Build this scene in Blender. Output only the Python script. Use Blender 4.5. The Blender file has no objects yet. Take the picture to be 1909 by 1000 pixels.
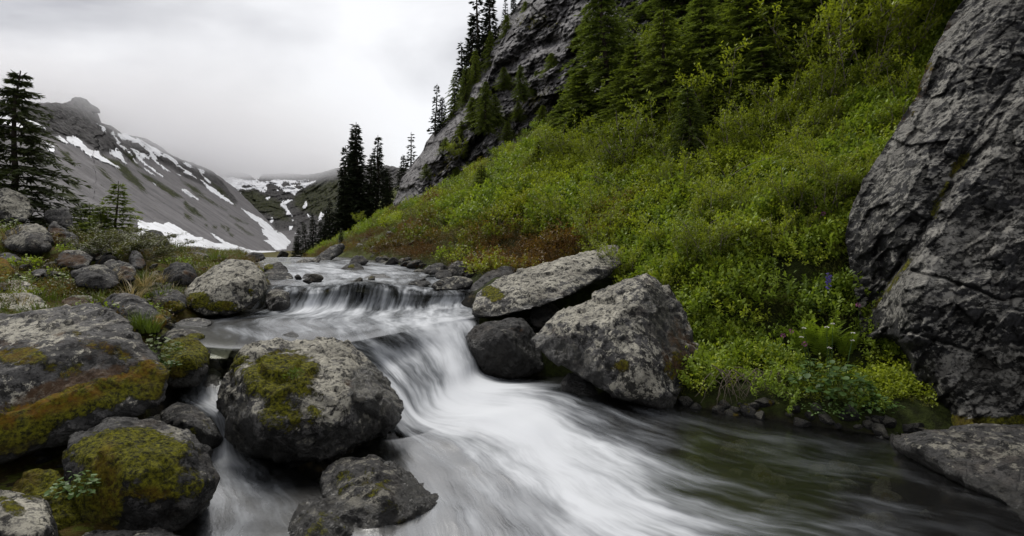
import bpy, bmesh, math, random
import numpy as np
from mathutils import Vector, Matrix

R = math.radians
scene = bpy.context.scene
COL = scene.collection

# ------------------------------------------------------------------ camera
F, CX, HY, CZ = 1060.0, 954.5, 460.0, 1.5      # photo focal length (px), centre column, eye-level row, eye height (m)
cam_d = bpy.data.cameras.new('camera')
cam_d.sensor_fit = 'HORIZONTAL'
cam_d.sensor_width = 36.0
cam_d.lens = 36.0 * F / 1909.0
cam_d.shift_y = -(500.0 - HY) / 1909.0
cam_d.clip_start = 0.1
cam_d.clip_end = 30000.0
cam = bpy.data.objects.new('camera', cam_d)
COL.objects.link(cam)
cam.location = (0, 0, CZ)
cam.rotation_euler = (R(90), 0, 0)
scene.camera = cam

# ------------------------------------------------------------------ sky, sun, exposure
SUN_EL, SUN_AZ = 52.0, -30.0                    # degrees; azimuth from +Y towards +X
world = bpy.data.worlds.new('World')
scene.world = world
world.use_nodes = True
wn, wl = world.node_tree.nodes, world.node_tree.links
wn.clear()
w_out = wn.new('ShaderNodeOutputWorld')
w_bg = wn.new('ShaderNodeBackground')
w_bg.inputs['Strength'].default_value = 0.10
w_sky = wn.new('ShaderNodeTexSky')
w_sky.sky_type = 'NISHITA'
w_sky.sun_disc = False
w_sky.sun_elevation = R(SUN_EL)
w_sky.sun_rotation = R(SUN_AZ)
w_tc = wn.new('ShaderNodeTexCoord')
w_map = wn.new('ShaderNodeMapping')
w_map.inputs['Scale'].default_value = (1.0, 1.0, 2.0)
w_map.inputs['Location'].default_value = (3.1, 1.4, 0.8)
w_no = wn.new('ShaderNodeTexNoise')
w_no.inputs['Scale'].default_value = 2.3
w_no.inputs['Detail'].default_value = 7.0
w_no.inputs['Roughness'].default_value = 0.5
w_no.inputs['Distortion'].default_value = 0.5
w_ramp = wn.new('ShaderNodeValToRGB')           # thick grey cloud to thin bright cloud
w_ramp.color_ramp.elements[0].position = 0.39
w_ramp.color_ramp.elements[0].color = (1.75, 1.73, 1.88, 1)
w_ramp.color_ramp.elements[1].position = 0.63
w_ramp.color_ramp.elements[1].color = (4.7, 4.7, 4.8, 1)
w_mix = wn.new('ShaderNodeMix')
w_mix.data_type = 'RGBA'
w_mix.inputs[0].default_value = 0.95            # nearly closed cloud cover
wl.new(w_tc.outputs['Generated'], w_map.inputs['Vector'])
wl.new(w_map.outputs['Vector'], w_no.inputs['Vector'])
wl.new(w_no.outputs['Fac'], w_ramp.inputs['Fac'])
# the cloud is thinner and brighter round the veiled sun
w_dot = wn.new('ShaderNodeVectorMath'); w_dot.operation = 'DOT_PRODUCT'
_a, _e = R(-19.0), R(22.0)
w_dot.inputs[1].default_value = (math.sin(_a) * math.cos(_e), math.cos(_a) * math.cos(_e), math.sin(_e))
wl.new(w_tc.outputs['Generated'], w_dot.inputs[0])
w_mr = wn.new('ShaderNodeMapRange'); w_mr.interpolation_type = 'SMOOTHSTEP'
w_mr.inputs['From Min'].default_value = 0.92
w_mr.inputs['From Max'].default_value = 1.0
wl.new(w_dot.outputs['Value'], w_mr.inputs['Value'])
w_thin = wn.new('ShaderNodeMix'); w_thin.data_type = 'RGBA'
w_thin.inputs[7].default_value = (5.4, 5.4, 5.45, 1)
w_half = wn.new('ShaderNodeMath'); w_half.operation = 'MULTIPLY'
w_half.inputs[1].default_value = 0.55
wl.new(w_mr.outputs['Result'], w_half.inputs[0])
wl.new(w_half.outputs[0], w_thin.inputs[0])
wl.new(w_ramp.outputs['Color'], w_thin.inputs[6])
wl.new(w_sky.outputs['Color'], w_mix.inputs[6])
wl.new(w_thin.outputs[2], w_mix.inputs[7])
wl.new(w_mix.outputs[2], w_bg.inputs['Color'])
wl.new(w_bg.outputs['Background'], w_out.inputs['Surface'])

sun_d = bpy.data.lights.new('sun', 'SUN')
sun_d.energy = 1.5
sun_d.angle = R(22)
sun_d.color = (1.0, 0.97, 0.92)
sun = bpy.data.objects.new('sun', sun_d)
COL.objects.link(sun)
_az, _el = R(SUN_AZ), R(SUN_EL)
_dir = Vector((math.sin(_az) * math.cos(_el), math.cos(_az) * math.cos(_el), math.sin(_el)))
sun.rotation_euler = _dir.to_track_quat('Z', 'Y').to_euler()
sun.location = (0, 0, 60)

vs = scene.view_settings
vs.view_transform = 'Standard'
vs.look = 'None'
vs.exposure = 0.97
vs.gamma = 1.0
vs.use_curve_mapping = False
scene.cycles.use_denoising = True
scene.cycles.max_bounces = 6
scene.cycles.transparent_max_bounces = 12
scene.cycles.volume_bounces = 4

# ------------------------------------------------------------------ helpers
def P(px, py, d):
    return np.array(((px - CX) / F * d, d, CZ + (HY - py) / F * d))

def Pz(px, py, z):
    return P(px, py, (CZ - z) * F / (py - HY))

def pix(v):
    v = np.asarray(v)
    return CX + v[..., 0] / v[..., 1] * F, HY - (v[..., 2] - CZ) / v[..., 1] * F

def sstep(a, b, x):
    t = np.clip((np.asarray(x, float) - a) / (b - a), 0, 1)
    return t * t * (3 - 2 * t)

def _hash(i, j, k, s):
    h = (i * 374761393 + j * 668265263 + k * 2147483647 + s * 1274126177) & 0xFFFFFFFF
    h = ((h ^ (h >> 13)) * 1274126177) & 0xFFFFFFFF
    h = ((h ^ (h >> 16)) * 2246822519) & 0xFFFFFFFF
    return (h ^ (h >> 15)) & 0xFFFFFFFF

_g = np.random.default_rng(5).normal(size=(256, 3))
_g /= np.linalg.norm(_g, axis=1)[:, None]

def noise(p, seed=0):
    """gradient noise in about -1..1 at the points p (N,3)"""
    p = np.asarray(p, float)
    i0 = np.floor(p).astype(np.int64)
    f = p - i0
    u = f * f * f * (f * (f * 6 - 15) + 10)
    out = 0
    for dx in (0, 1):
        wx = u[:, 0] if dx else 1 - u[:, 0]
        for dy in (0, 1):
            wy = u[:, 1] if dy else 1 - u[:, 1]
            for dz in (0, 1):
                wz = u[:, 2] if dz else 1 - u[:, 2]
                g = _g[_hash(i0[:, 0] + dx, i0[:, 1] + dy, i0[:, 2] + dz, seed) & 255]
                out = out + wx * wy * wz * (g[:, 0] * (f[:, 0] - dx) + g[:, 1] * (f[:, 1] - dy) + g[:, 2] * (f[:, 2] - dz))
    return out * 1.6

def fbm(p, octv=4, seed=0, gain=0.5):
    p = np.asarray(p, float)
    a, s, o = 1.0, 0.0, 0
    for k in range(octv):
        o = o + a * noise(p * (2.03 ** k) + 17.3 * k, seed + k)
        s += a
        a *= gain
    return o / s

def ridged(p, octv=4, seed=0, gain=0.5):
    a, s, o = 1.0, 0.0, 0
    for k in range(octv):
        o = o + a * (1 - 2 * np.abs(noise(np.asarray(p) * (2.03 ** k) + 9.1 * k, seed + k)))
        s += a
        a *= gain
    return o / s

def facets(q, seed=0, step=1.0, tilt=1.0):
    """broken stone: every cell of a random 3-D mosaic is a tilted flat face at its own height"""
    q = np.asarray(q, float)
    i0 = np.floor(q).astype(np.int64)
    best = np.full(len(q), 1e9)
    out = np.zeros(len(q))
    for dx in (-1, 0, 1):
        for dy in (-1, 0, 1):
            for dz in (-1, 0, 1):
                c = i0 + np.array([dx, dy, dz])
                h = _hash(c[:, 0], c[:, 1], c[:, 2], seed)
                f = np.stack([(h & 1023) / 1023.0, ((h >> 10) & 1023) / 1023.0, ((h >> 20) & 1023) / 1023.0], 1)
                d = q - (c + f)
                dd = (d * d).sum(1)
                near = dd < best
                h2 = _hash(c[:, 2], c[:, 0], c[:, 1], seed + 77)
                g = np.stack([(h2 & 1023) / 511.5 - 1, ((h2 >> 10) & 1023) / 511.5 - 1, ((h2 >> 20) & 1023) / 511.5 - 1], 1)
                val = step * (((h2 >> 5) & 255) / 127.5 - 1) + tilt * (g * d).sum(1)
                out = np.where(near, val, out)
                best = np.where(near, dd, best)
    return out

def mesh_np(name, V, Fc):
    """mesh from vertex array and a face array (M,3) or (M,4), or a list"""
    me = bpy.data.meshes.new(name)
    V = np.asarray(V, np.float32)
    if isinstance(Fc, np.ndarray):
        n, k = Fc.shape
        me.vertices.add(len(V))
        me.vertices.foreach_set('co', V.ravel())
        me.loops.add(n * k)
        me.loops.foreach_set('vertex_index', Fc.astype(np.int32).ravel())
        me.polygons.add(n)
        me.polygons.foreach_set('loop_start', np.arange(0, n * k, k, dtype=np.int32))
        me.polygons.foreach_set('loop_total', np.full(n, k, np.int32))
        me.update(calc_edges=True)
        me.validate()
    else:
        me.from_pydata([tuple(v) for v in V], [], Fc)
        me.update()
    return me

def smooth(me):
    me.polygons.foreach_set('use_smooth', np.ones(len(me.polygons), bool))

def attr(me, name, vals):
    a = me.attributes.new(name, 'FLOAT', 'POINT')
    a.data.foreach_set('value', np.asarray(vals, np.float32))

def cattr(me, name, rgb):
    a = me.attributes.new(name, 'FLOAT_COLOR', 'POINT')
    c = np.ones((len(me.vertices), 4), np.float32)
    c[:, :3] = rgb
    a.data.foreach_set('color', c.ravel())

def vattr(me, name, xyz):
    a = me.attributes.new(name, 'FLOAT_VECTOR', 'POINT')
    a.data.foreach_set('vector', np.asarray(xyz, np.float32).ravel())

def link(name, me, mat=None, parent=None, loc=None):
    o = bpy.data.objects.new(name, me)
    COL.objects.link(o)
    if mat is not None and me is not None and len(me.materials) == 0:
        me.materials.append(mat)
    if parent is not None:
        o.parent = parent
    if loc is not None:
        o.location = loc
    return o

def tag(o, label=None, cat=None, group=None, kind=None):
    if label: o['label'] = label
    if cat: o['category'] = cat
    if group: o['group'] = group
    if kind: o['kind'] = kind
    return o

def empty(name, loc=(0, 0, 0), rz=0.0, s=1.0):
    o = bpy.data.objects.new(name, None)
    o.empty_display_size = 0.1
    COL.objects.link(o)
    o.location = loc
    o.rotation_euler = (0, 0, rz)
    o.scale = (s, s, s)
    return o

def copy_tree(o, parent=None):
    c = o.copy()
    COL.objects.link(c)
    c.parent = parent
    for ch in list(o.children):
        copy_tree(ch, c)
    return c

def grid_faces(nu, nv):
    a = np.arange(nu * nv).reshape(nv, nu)
    return np.stack([a[:-1, :-1].ravel(), a[:-1, 1:].ravel(), a[1:, 1:].ravel(), a[1:, :-1].ravel()], 1)

def inpoly(px, py, poly):
    poly = np.asarray(poly, float)
    x1, y1 = poly[:, 0], poly[:, 1]
    x2, y2 = np.roll(x1, -1), np.roll(y1, -1)
    ins = np.zeros(px.shape, bool)
    for a, b, c, d in zip(x1, y1, x2, y2):
        if b == d:
            continue
        cond = (b > py) != (d > py)
        ins ^= cond & (px < (c - a) * (py - b) / (d - b) + a)
    return ins

def polydist(px, py, poly, closed=True):
    """distance in px to a polyline"""
    poly = np.asarray(poly, float)
    n = len(poly)
    best = np.full(px.shape, 1e9)
    for i in range(n if closed else n - 1):
        a, b = poly[i], poly[(i + 1) % n]
        ab = b - a
        t = np.clip(((px - a[0]) * ab[0] + (py - a[1]) * ab[1]) / max(ab @ ab, 1e-9), 0, 1)
        best = np.minimum(best, np.hypot(px - a[0] - t * ab[0], py - a[1] - t * ab[1]))
    return best

# ------------------------------------------------------------------ node helpers
class NT:
    def __init__(self, name):
        self.mat = bpy.data.materials.new(name)
        self.mat.use_nodes = True
        self.t = self.mat.node_tree
        self.t.nodes.clear()
        self.out = self.t.nodes.new('ShaderNodeOutputMaterial')
    def n(self, ty, ins=None, **kw):
        nd = self.t.nodes.new(ty)
        for k, v in kw.items():
            setattr(nd, k, v)
        for k, v in (ins or {}).items():
            self.set(nd.inputs[k], v)
        return nd
    def set(self, sock, v):
        if isinstance(v, bpy.types.NodeSocket):
            self.t.links.new(v, sock)
        else:
            if hasattr(sock, 'default_value'):
                dv = sock.default_value
                if hasattr(dv, '__len__') and len(dv) == 4 and len(v) == 3:
                    v = (*v, 1.0)
            sock.default_value = v
    def math(self, op, a, b=0.0, c=None, clamp=False):
        nd = self.n('ShaderNodeMath', operation=op, use_clamp=clamp)
        self.set(nd.inputs[0], a); self.set(nd.inputs[1], b)
        if c is not None: self.set(nd.inputs[2], c)
        return nd.outputs[0]
    def mix(self, f, a, b, blend='MIX'):
        nd = self.n('ShaderNodeMix', data_type='RGBA', blend_type=blend)
        self.set(nd.inputs[0], f); self.set(nd.inputs[6], a); self.set(nd.inputs[7], b)
        return nd.outputs[2]
    def lerp(self, f, a, b):
        nd = self.n('ShaderNodeMix', data_type='FLOAT')
        self.set(nd.inputs[0], f); self.set(nd.inputs[2], a); self.set(nd.inputs[3], b)
        return nd.outputs[0]
    def noise(self, vec, scale, detail=4.0, rough=0.55, dist=0.0):
        nd = self.n('ShaderNodeTexNoise', {'Vector': vec, 'Scale': scale, 'Detail': detail, 'Roughness': rough, 'Distortion': dist})
        return nd.outputs['Fac']
    def vor(self, vec, scale, feature='F1', rnd=1.0):
        nd = self.n('ShaderNodeTexVoronoi', {'Vector': vec, 'Scale': scale, 'Randomness': rnd}, feature=feature)
        return nd
    def ss(self, v, a, b):
        nd = self.n('ShaderNodeMapRange', {'Value': v, 'From Min': a, 'From Max': b}, interpolation_type='SMOOTHSTEP')
        return nd.outputs['Result']
    def attr(self, name, ty='GEOMETRY'):
        return self.n('ShaderNodeAttribute', attribute_name=name, attribute_type=ty)
    def bump(self, h, strength, dist, normal=None):
        ins = {'Height': h, 'Strength': strength, 'Distance': dist}
        if normal is not None: ins['Normal'] = normal
        return self.n('ShaderNodeBump', ins).outputs['Normal']
    def vec(self, base, scale=None, add=None):
        v = base
        if add is not None:
            nd = self.n('ShaderNodeVectorMath', operation='ADD'); self.set(nd.inputs[0], v); self.set(nd.inputs[1], add); v = nd.outputs[0]
        if scale is not None:
            nd = self.n('ShaderNodeVectorMath', operation='MULTIPLY'); self.set(nd.inputs[0], v); self.set(nd.inputs[1], scale); v = nd.outputs[0]
        return v
    def surf(self, sh):
        self.t.links.new(sh, self.out.inputs['Surface'])
        return self.mat
    def principled(self, **ins):
        nd = self.n('ShaderNodeBsdfPrincipled')
        for k, v in ins.items():
            self.set(nd.inputs[k.replace('_', ' ')], v)
        return nd.outputs[0]
# ------------------------------------------------------------------ materials: rock, ground
def rock_material(name, dark, mid, pale, scale=1.0, wetx=1.0, strata=None, topl=0.11):
    m = NT(name)
    tc = m.n('ShaderNodeTexCoord').outputs['Object']
    rnd = m.n('ShaderNodeObjectInfo').outputs['Random']
    off = m.math('MULTIPLY', rnd, 53.0)
    cmb = m.n('ShaderNodeCombineXYZ', {'X': off, 'Y': m.math('MULTIPLY', rnd, 31.0), 'Z': off}).outputs[0]
    v = m.vec(m.vec(tc, add=cmb), scale=(scale, scale, scale))
    v0 = v
    if strata is not None:
        mp = m.n('ShaderNodeMapping', {'Vector': v, 'Rotation': (0.0, strata, 0.0), 'Scale': (0.42, 1.0, 1.25)})
        v0 = mp.outputs[0]
    upz = m.n('ShaderNodeSeparateXYZ', {0: m.n('ShaderNodeNewGeometry').outputs['Normal']}).outputs['Z']
    lich_amt = m.attr('lichen', 'OBJECT').outputs['Fac']
    tone = m.math('MULTIPLY', m.attr('tone', 'OBJECT').outputs['Fac'], 0.84)
    moss_a = m.attr('moss').outputs['Fac']
    rust_a = m.attr('rust').outputs['Fac']
    pale_a = m.attr('pale').outputs['Fac']
    wet_a = m.attr('wet').outputs['Fac']
    big = m.noise(v, 2.6, 5.0, 0.6, 0.6)
    medn = m.noise(v, 11.0, 6.0, 0.68, 0.3)
    fine = m.noise(v, 60.0, 5.0, 0.75)
    col = m.mix(m.ss(big, 0.34, 0.66), dark, mid)
    col = m.mix(m.math('MULTIPLY', m.ss(medn, 0.42, 0.66), 0.6), col, tuple(c * 1.35 for c in mid))
    # warm and cool mineral tint
    tint = m.noise(m.vec(v, add=(7.0, 3.0, 1.0)), 4.0, 3.0)
    col = m.mix(m.math('MULTIPLY', m.ss(tint, 0.5, 0.75), 0.35 if strata is None else 0.12), col, (0.20, 0.155, 0.11))
    # grain
    col = m.mix(m.math('MULTIPLY', m.ss(fine, 0.48, 0.62), 0.65), col, (0.035, 0.034, 0.033))
    # pale crust lichen in ragged patches
    ln = m.noise(m.vec(v0, add=(3.3, 8.1, 5.7)), 10.5, 10.0, 0.74, 0.12)
    lmask = m.math('ADD', m.math('ADD', ln, m.math('MULTIPLY', lich_amt, 0.22)), m.math('MULTIPLY', pale_a, 0.24))
    lmask = m.math('ADD', lmask, m.math('MULTIPLY', upz, topl))
    lmask = m.ss(lmask, 0.725, 0.765)
    brk = m.ss(m.noise(v, 30.0, 6.0, 0.75), 0.42, 0.50)
    lmask = m.math('MULTIPLY', lmask, m.lerp(0.25, brk, 1.0))
    col = m.mix(lmask, col, m.mix(m.ss(tint, 0.35, 0.6), pale, tuple(c * 0.66 for c in pale)))
    # small round lichen spots
    sp = m.vor(m.vec(v, add=(1.7, 2.2, 9.4)), 17.0)
    spm = m.math('MULTIPLY', m.ss(sp.outputs['Distance'], 0.27, 0.20), m.ss(m.noise(v, 4.5, 2.0), 0.55, 0.60))
    col = m.mix(m.math('MULTIPLY', spm, m.math('MULTIPLY', lich_amt, 1.0, clamp=True)), col, tuple(c * 1.05 for c in pale))
    # black crust, specks and streaks
    bn = m.noise(m.vec(v0, add=(12.0, 4.0, 2.0)), 13.0, 10.0, 0.76, 0.2)
    bmask = m.ss(m.math('SUBTRACT', bn, m.math('MULTIPLY', upz, 0.05)), 0.485, 0.54)
    col = m.mix(m.math('MULTIPLY', bmask, 0.92), col, (0.016, 0.0155, 0.014))
    col = m.mix(1.0, col, m.n('ShaderNodeCombineColor', {'Red': tone, 'Green': tone, 'Blue': tone}).outputs[0], 'MULTIPLY')
    # wet, darkened stone near the water, and darker glossier patches set by blobs
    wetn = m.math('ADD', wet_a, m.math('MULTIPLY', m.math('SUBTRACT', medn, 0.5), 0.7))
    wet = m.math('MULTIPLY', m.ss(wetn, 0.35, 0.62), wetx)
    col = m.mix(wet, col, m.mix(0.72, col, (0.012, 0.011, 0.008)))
    # rust stain
    rn = m.math('ADD', rust_a, m.math('MULTIPLY', m.math('SUBTRACT', m.noise(v, 6.0, 9.0, 0.75), 0.5), 2.6))
    rmask = m.math('MULTIPLY', m.ss(rn, 0.50, 0.95), 0.8)
    col = m.mix(rmask, col, m.mix(medn, (0.030, 0.014, 0.005), (0.120, 0.056, 0.014)))
    # moss
    mn = m.noise(m.vec(v, add=(5.0, 1.0, 0.4)), 8.0, 9.0, 0.72, 0.2)
    mm = m.math('ADD', moss_a, m.math('MULTIPLY', m.math('SUBTRACT', mn, 0.5), 2.4))
    mossm = m.ss(mm, 0.42, 0.66)
    mc = m.noise(v, 42.0, 6.0, 0.75)
    mossc = m.mix(m.ss(mc, 0.35, 0.68), (0.012, 0.013, 0.002), (0.270, 0.262, 0.012))
    mossc = m.mix(m.math('MULTIPLY', m.ss(m.noise(v, 3.2, 4.0), 0.50, 0.68), 0.6), mossc, (0.105, 0.066, 0.008))
    mossc = m.mix(m.math('MULTIPLY', rust_a, m.ss(m.noise(v, 12.0, 6.0, 0.7), 0.35, 0.7)), mossc, (0.30, 0.135, 0.010))
    col = m.mix(mossm, col, mossc)
    rough = m.lerp(wet, 0.82, 0.34)
    rough = m.lerp(mossm, rough, 0.95)
    # relief
    h1 = m.noise(v, 14.0, 8.0, 0.68, 0.3)
    h2 = m.noise(v, 75.0, 4.0, 0.7)
    crack = m.ss(m.vor(m.vec(v, add=(0.3, 0.2, 0.9)), 3.4, 'DISTANCE_TO_EDGE').outputs['Distance'], 0.0, 0.03)
    h = m.math('ADD', m.math('MULTIPLY', h1, 1.0), m.math('MULTIPLY', h2, 0.28))
    h = m.math('ADD', h, m.math('MULTIPLY', crack, 0.10))
    h = m.math('ADD', h, m.math('MULTIPLY', m.math('MULTIPLY', mossm, m.math('ADD', mc, 0.3)), 1.1))
    h = m.math('SUBTRACT', h, m.math('MULTIPLY', bmask, 0.10))
    nrm = m.bump(h, 1.0, 0.05 / scale)
    spec = m.lerp(wet, 0.25, 0.5)
    return m.surf(m.principled(Base_Color=col, Roughness=rough, Specular_IOR_Level=spec, Normal=nrm))

M_ROCK = rock_material('lichen_rock', (0.028, 0.027, 0.026), (0.140, 0.135, 0.130), (0.52, 0.49, 0.40))
M_WALL = rock_material('wall_rock', (0.015, 0.015, 0.016), (0.050, 0.049, 0.051), (0.37, 0.355, 0.315), 0.8, 1.0, R(50), 0.14)
M_CLIFF = rock_material('cliff_rock', (0.060, 0.057, 0.060), (0.170, 0.162, 0.163), (0.34, 0.33, 0.315), 0.30, 1.0, R(38), 0.06)

def soil_material():
    m = NT('mossy_soil')
    tc = m.n('ShaderNodeTexCoord').outputs['Object']
    n1 = m.noise(tc, 1.3, 6.0, 0.65)
    n2 = m.noise(tc, 9.0, 6.0, 0.7)
    n3 = m.noise(tc, 45.0, 4.0, 0.7)
    bed = m.attr('bed').outputs['Fac']
    hill = m.attr('hill').outputs['Fac']
    col = m.mix(m.ss(n1, 0.38, 0.62), (0.028, 0.022, 0.008), (0.095, 0.066, 0.010))
    col = m.mix(m.ss(n2, 0.48, 0.60), col, (0.085, 0.100, 0.010))
    col = m.mix(m.math('MULTIPLY', m.ss(n3, 0.55, 0.7), 0.7), col, (0.17, 0.13, 0.06))
    hc = m.mix(m.ss(n2, 0.4, 0.6), (0.020, 0.024, 0.007), (0.040, 0.052, 0.010))
    far = m.mix(m.ss(n2, 0.42, 0.58), (0.060, 0.060, 0.014), (0.085, 0.105, 0.016))
    hc = m.mix(m.attr('meadow').outputs['Fac'], hc, far)
    col = m.mix(hill, col, hc)
    vb = m.vor(tc, 9.0)
    bc = m.mix(m.ss(m.noise(tc, 5.0, 3.0), 0.4, 0.6), (0.020, 0.018, 0.014), (0.070, 0.054, 0.030))
    bc = m.mix(m.ss(vb.outputs['Distance'], 0.15, 0.5), bc, (0.012, 0.011, 0.009))
    col = m.mix(bed, col, bc)
    h = m.math('ADD', m.noise(tc, 16.0, 7.0, 0.7), m.math('MULTIPLY', n3, 0.4))
    return m.surf(m.principled(Base_Color=col, Roughness=0.95, Specular_IOR_Level=0.15, Normal=m.bump(h, 1.0, 0.06)))
M_SOIL = soil_material()

# ------------------------------------------------------------------ ground
_TY = np.array([0, 3.0, 4.6, 5.3, 6.4, 6.8, 7.6, 8.8, 11.0, 14.0, 18.0, 40.0, 160.0])
_XR = np.array([3.6, 3.3, 3.0, 1.75, 0.7, -0.45, -0.5, -0.6, -1.15, -3.1, -5.4, -15.2, -66.0])
_LY = np.array([0, 3.0, 3.6, 4.3, 5.2, 6.0, 6.8, 7.8, 9.5, 12.0, 15.0, 18.0, 40.0, 160.0])
_XL = np.array([-1.7, -1.75, -2.0, -2.75, -3.3, -3.6, -4.1, -3.8, -4.0, -5.2, -6.8, -8.2, -20.0, -80.0])
def xR(y): return np.interp(y, _TY, _XR)
def xL(y): return np.interp(y, _LY, _XL)

def water_z(x, y):
    yd = np.interp(x, [-3.0, -1.7, -1.25, -0.5, 2.0], [4.45, 4.75, 5.75, 6.1, 7.2])
    w = 0.6 * sstep(-0.35, 0.35, y - yd)
    w = w + 0.24 * sstep(8.05, 8.4, y)
    w = w + np.interp(y, [8.4, 9.7, 11, 12, 14, 16, 19, 24, 60, 260], [0, 0.02, 0.09, 0.16, 0.26, 0.31, 0.33, 0.1, -1.6, -7.0])
    return w

def ground_z(x, y):
    x = np.asarray(x, float); y = np.asarray(y, float)
    w = water_z(x, y)
    l, r = xL(y), xR(y)
    dl = np.maximum(l - x, 0)
    dr = np.maximum(x - r, 0) * 0.9
    p = np.stack([x, y, 0 * x], -1).reshape(-1, 3)
    nz = fbm(p * 0.9, 4, 3).reshape(x.shape)
    inside = np.minimum(x - l, r - x)
    z = w - 0.34 * sstep(-0.05, 0.45, inside) + 0.05 * nz
    fall = (1 - 0.80 * sstep(8.5, 17, y)) * np.interp(y, [3, 4.4, 5.4], [.15, .3, 1])
    z = z + sstep(0, 0.4, dl) * 0.10 + 0.22 * np.power(dl, 0.85) * fall * np.where(dl > 7, 1, 1)
    hd = np.maximum(dr - np.interp(y, [3, 4.6, 4.9, 5.3, 6, 7, 8.6, 10, 13], [4.5, 4.0, 1.0, .55, 1.2, 1.7, 1.9, 1.0, .4]), 0)
    hd = np.maximum(hd - 1.3 * sstep(2.5, 3.1, x) * sstep(6.5, 5.2, y), 0)
    slope = 0.60 * hd + 0.10 * np.maximum(hd - 6, 0) + 0.10 * np.maximum(hd - 14, 0)
    z = z + sstep(0, 0.35, dr) * 0.18 * sstep(4.5, 5.0, y) - 0.10 * sstep(4.9, 4.5, y) * sstep(0, .3, dr) + slope + 0.22 * nz * sstep(0.5, 4, dr) + 0.06 * nz * sstep(0.2, 1.5, dl)
    z = z - 0.42 * sstep(-0.7, -0.3, x) * sstep(1.9, 1.2, x) * sstep(6.0, 6.5, y) * sstep(8.6, 7.6, y)
    z = z + 0.5 * fbm(p * 0.16, 3, 9).reshape(x.shape) * sstep(3, 12, dr)
    return z

def gz(x, y):
    return float(ground_z(np.array([x]), np.array([y]))[0])

def hit(px, py, d0=3.0, d1=150.0):
    """where the sight line through a photo pixel meets the ground"""
    d = np.geomspace(d0, d1, 1500)
    z = CZ + (HY - py) / F * d
    g = ground_z((px - CX) / F * d, d)
    k = np.nonzero(z < g)[0]
    i = k[0] if len(k) else len(d) - 1
    return P(px, py, d[i])

def build_ground():
    ang = np.radians(np.linspace(-62, 66, 430))
    rad = np.concatenate([np.geomspace(1.3, 170, 330), np.geomspace(190, 3000, 14)])
    A, Rr = np.meshgrid(ang, rad)
    X, Y = Rr * np.sin(A), Rr * np.cos(A)
    Yc = np.minimum(Y, 158)
    Z = ground_z(X, Yc)
    Z = np.where(Y > 158, np.minimum(Z, -3.0 - 0.0 * Y), Z)
    Z = np.where(Rr > 180, -6.5, Z)
    V = np.stack([X, Y, Z], -1).reshape(-1, 3)
    me = mesh_np('ground', V, grid_faces(len(ang), len(rad))[:, ::-1].copy())
    x, y = V[:, 0], V[:, 1]
    ins = np.minimum(x - xL(y), xR(y) - x)
    attr(me, 'bed', sstep(-0.10, 0.05, ins) * (y < 26))
    attr(me, 'hill', sstep(-0.2, 0.05, x - xR(y)))
    attr(me, 'meadow', sstep(11, 17, y))
    smooth(me)
    tag(link('ground', me, M_SOIL), kind='structure')
build_ground()

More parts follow.
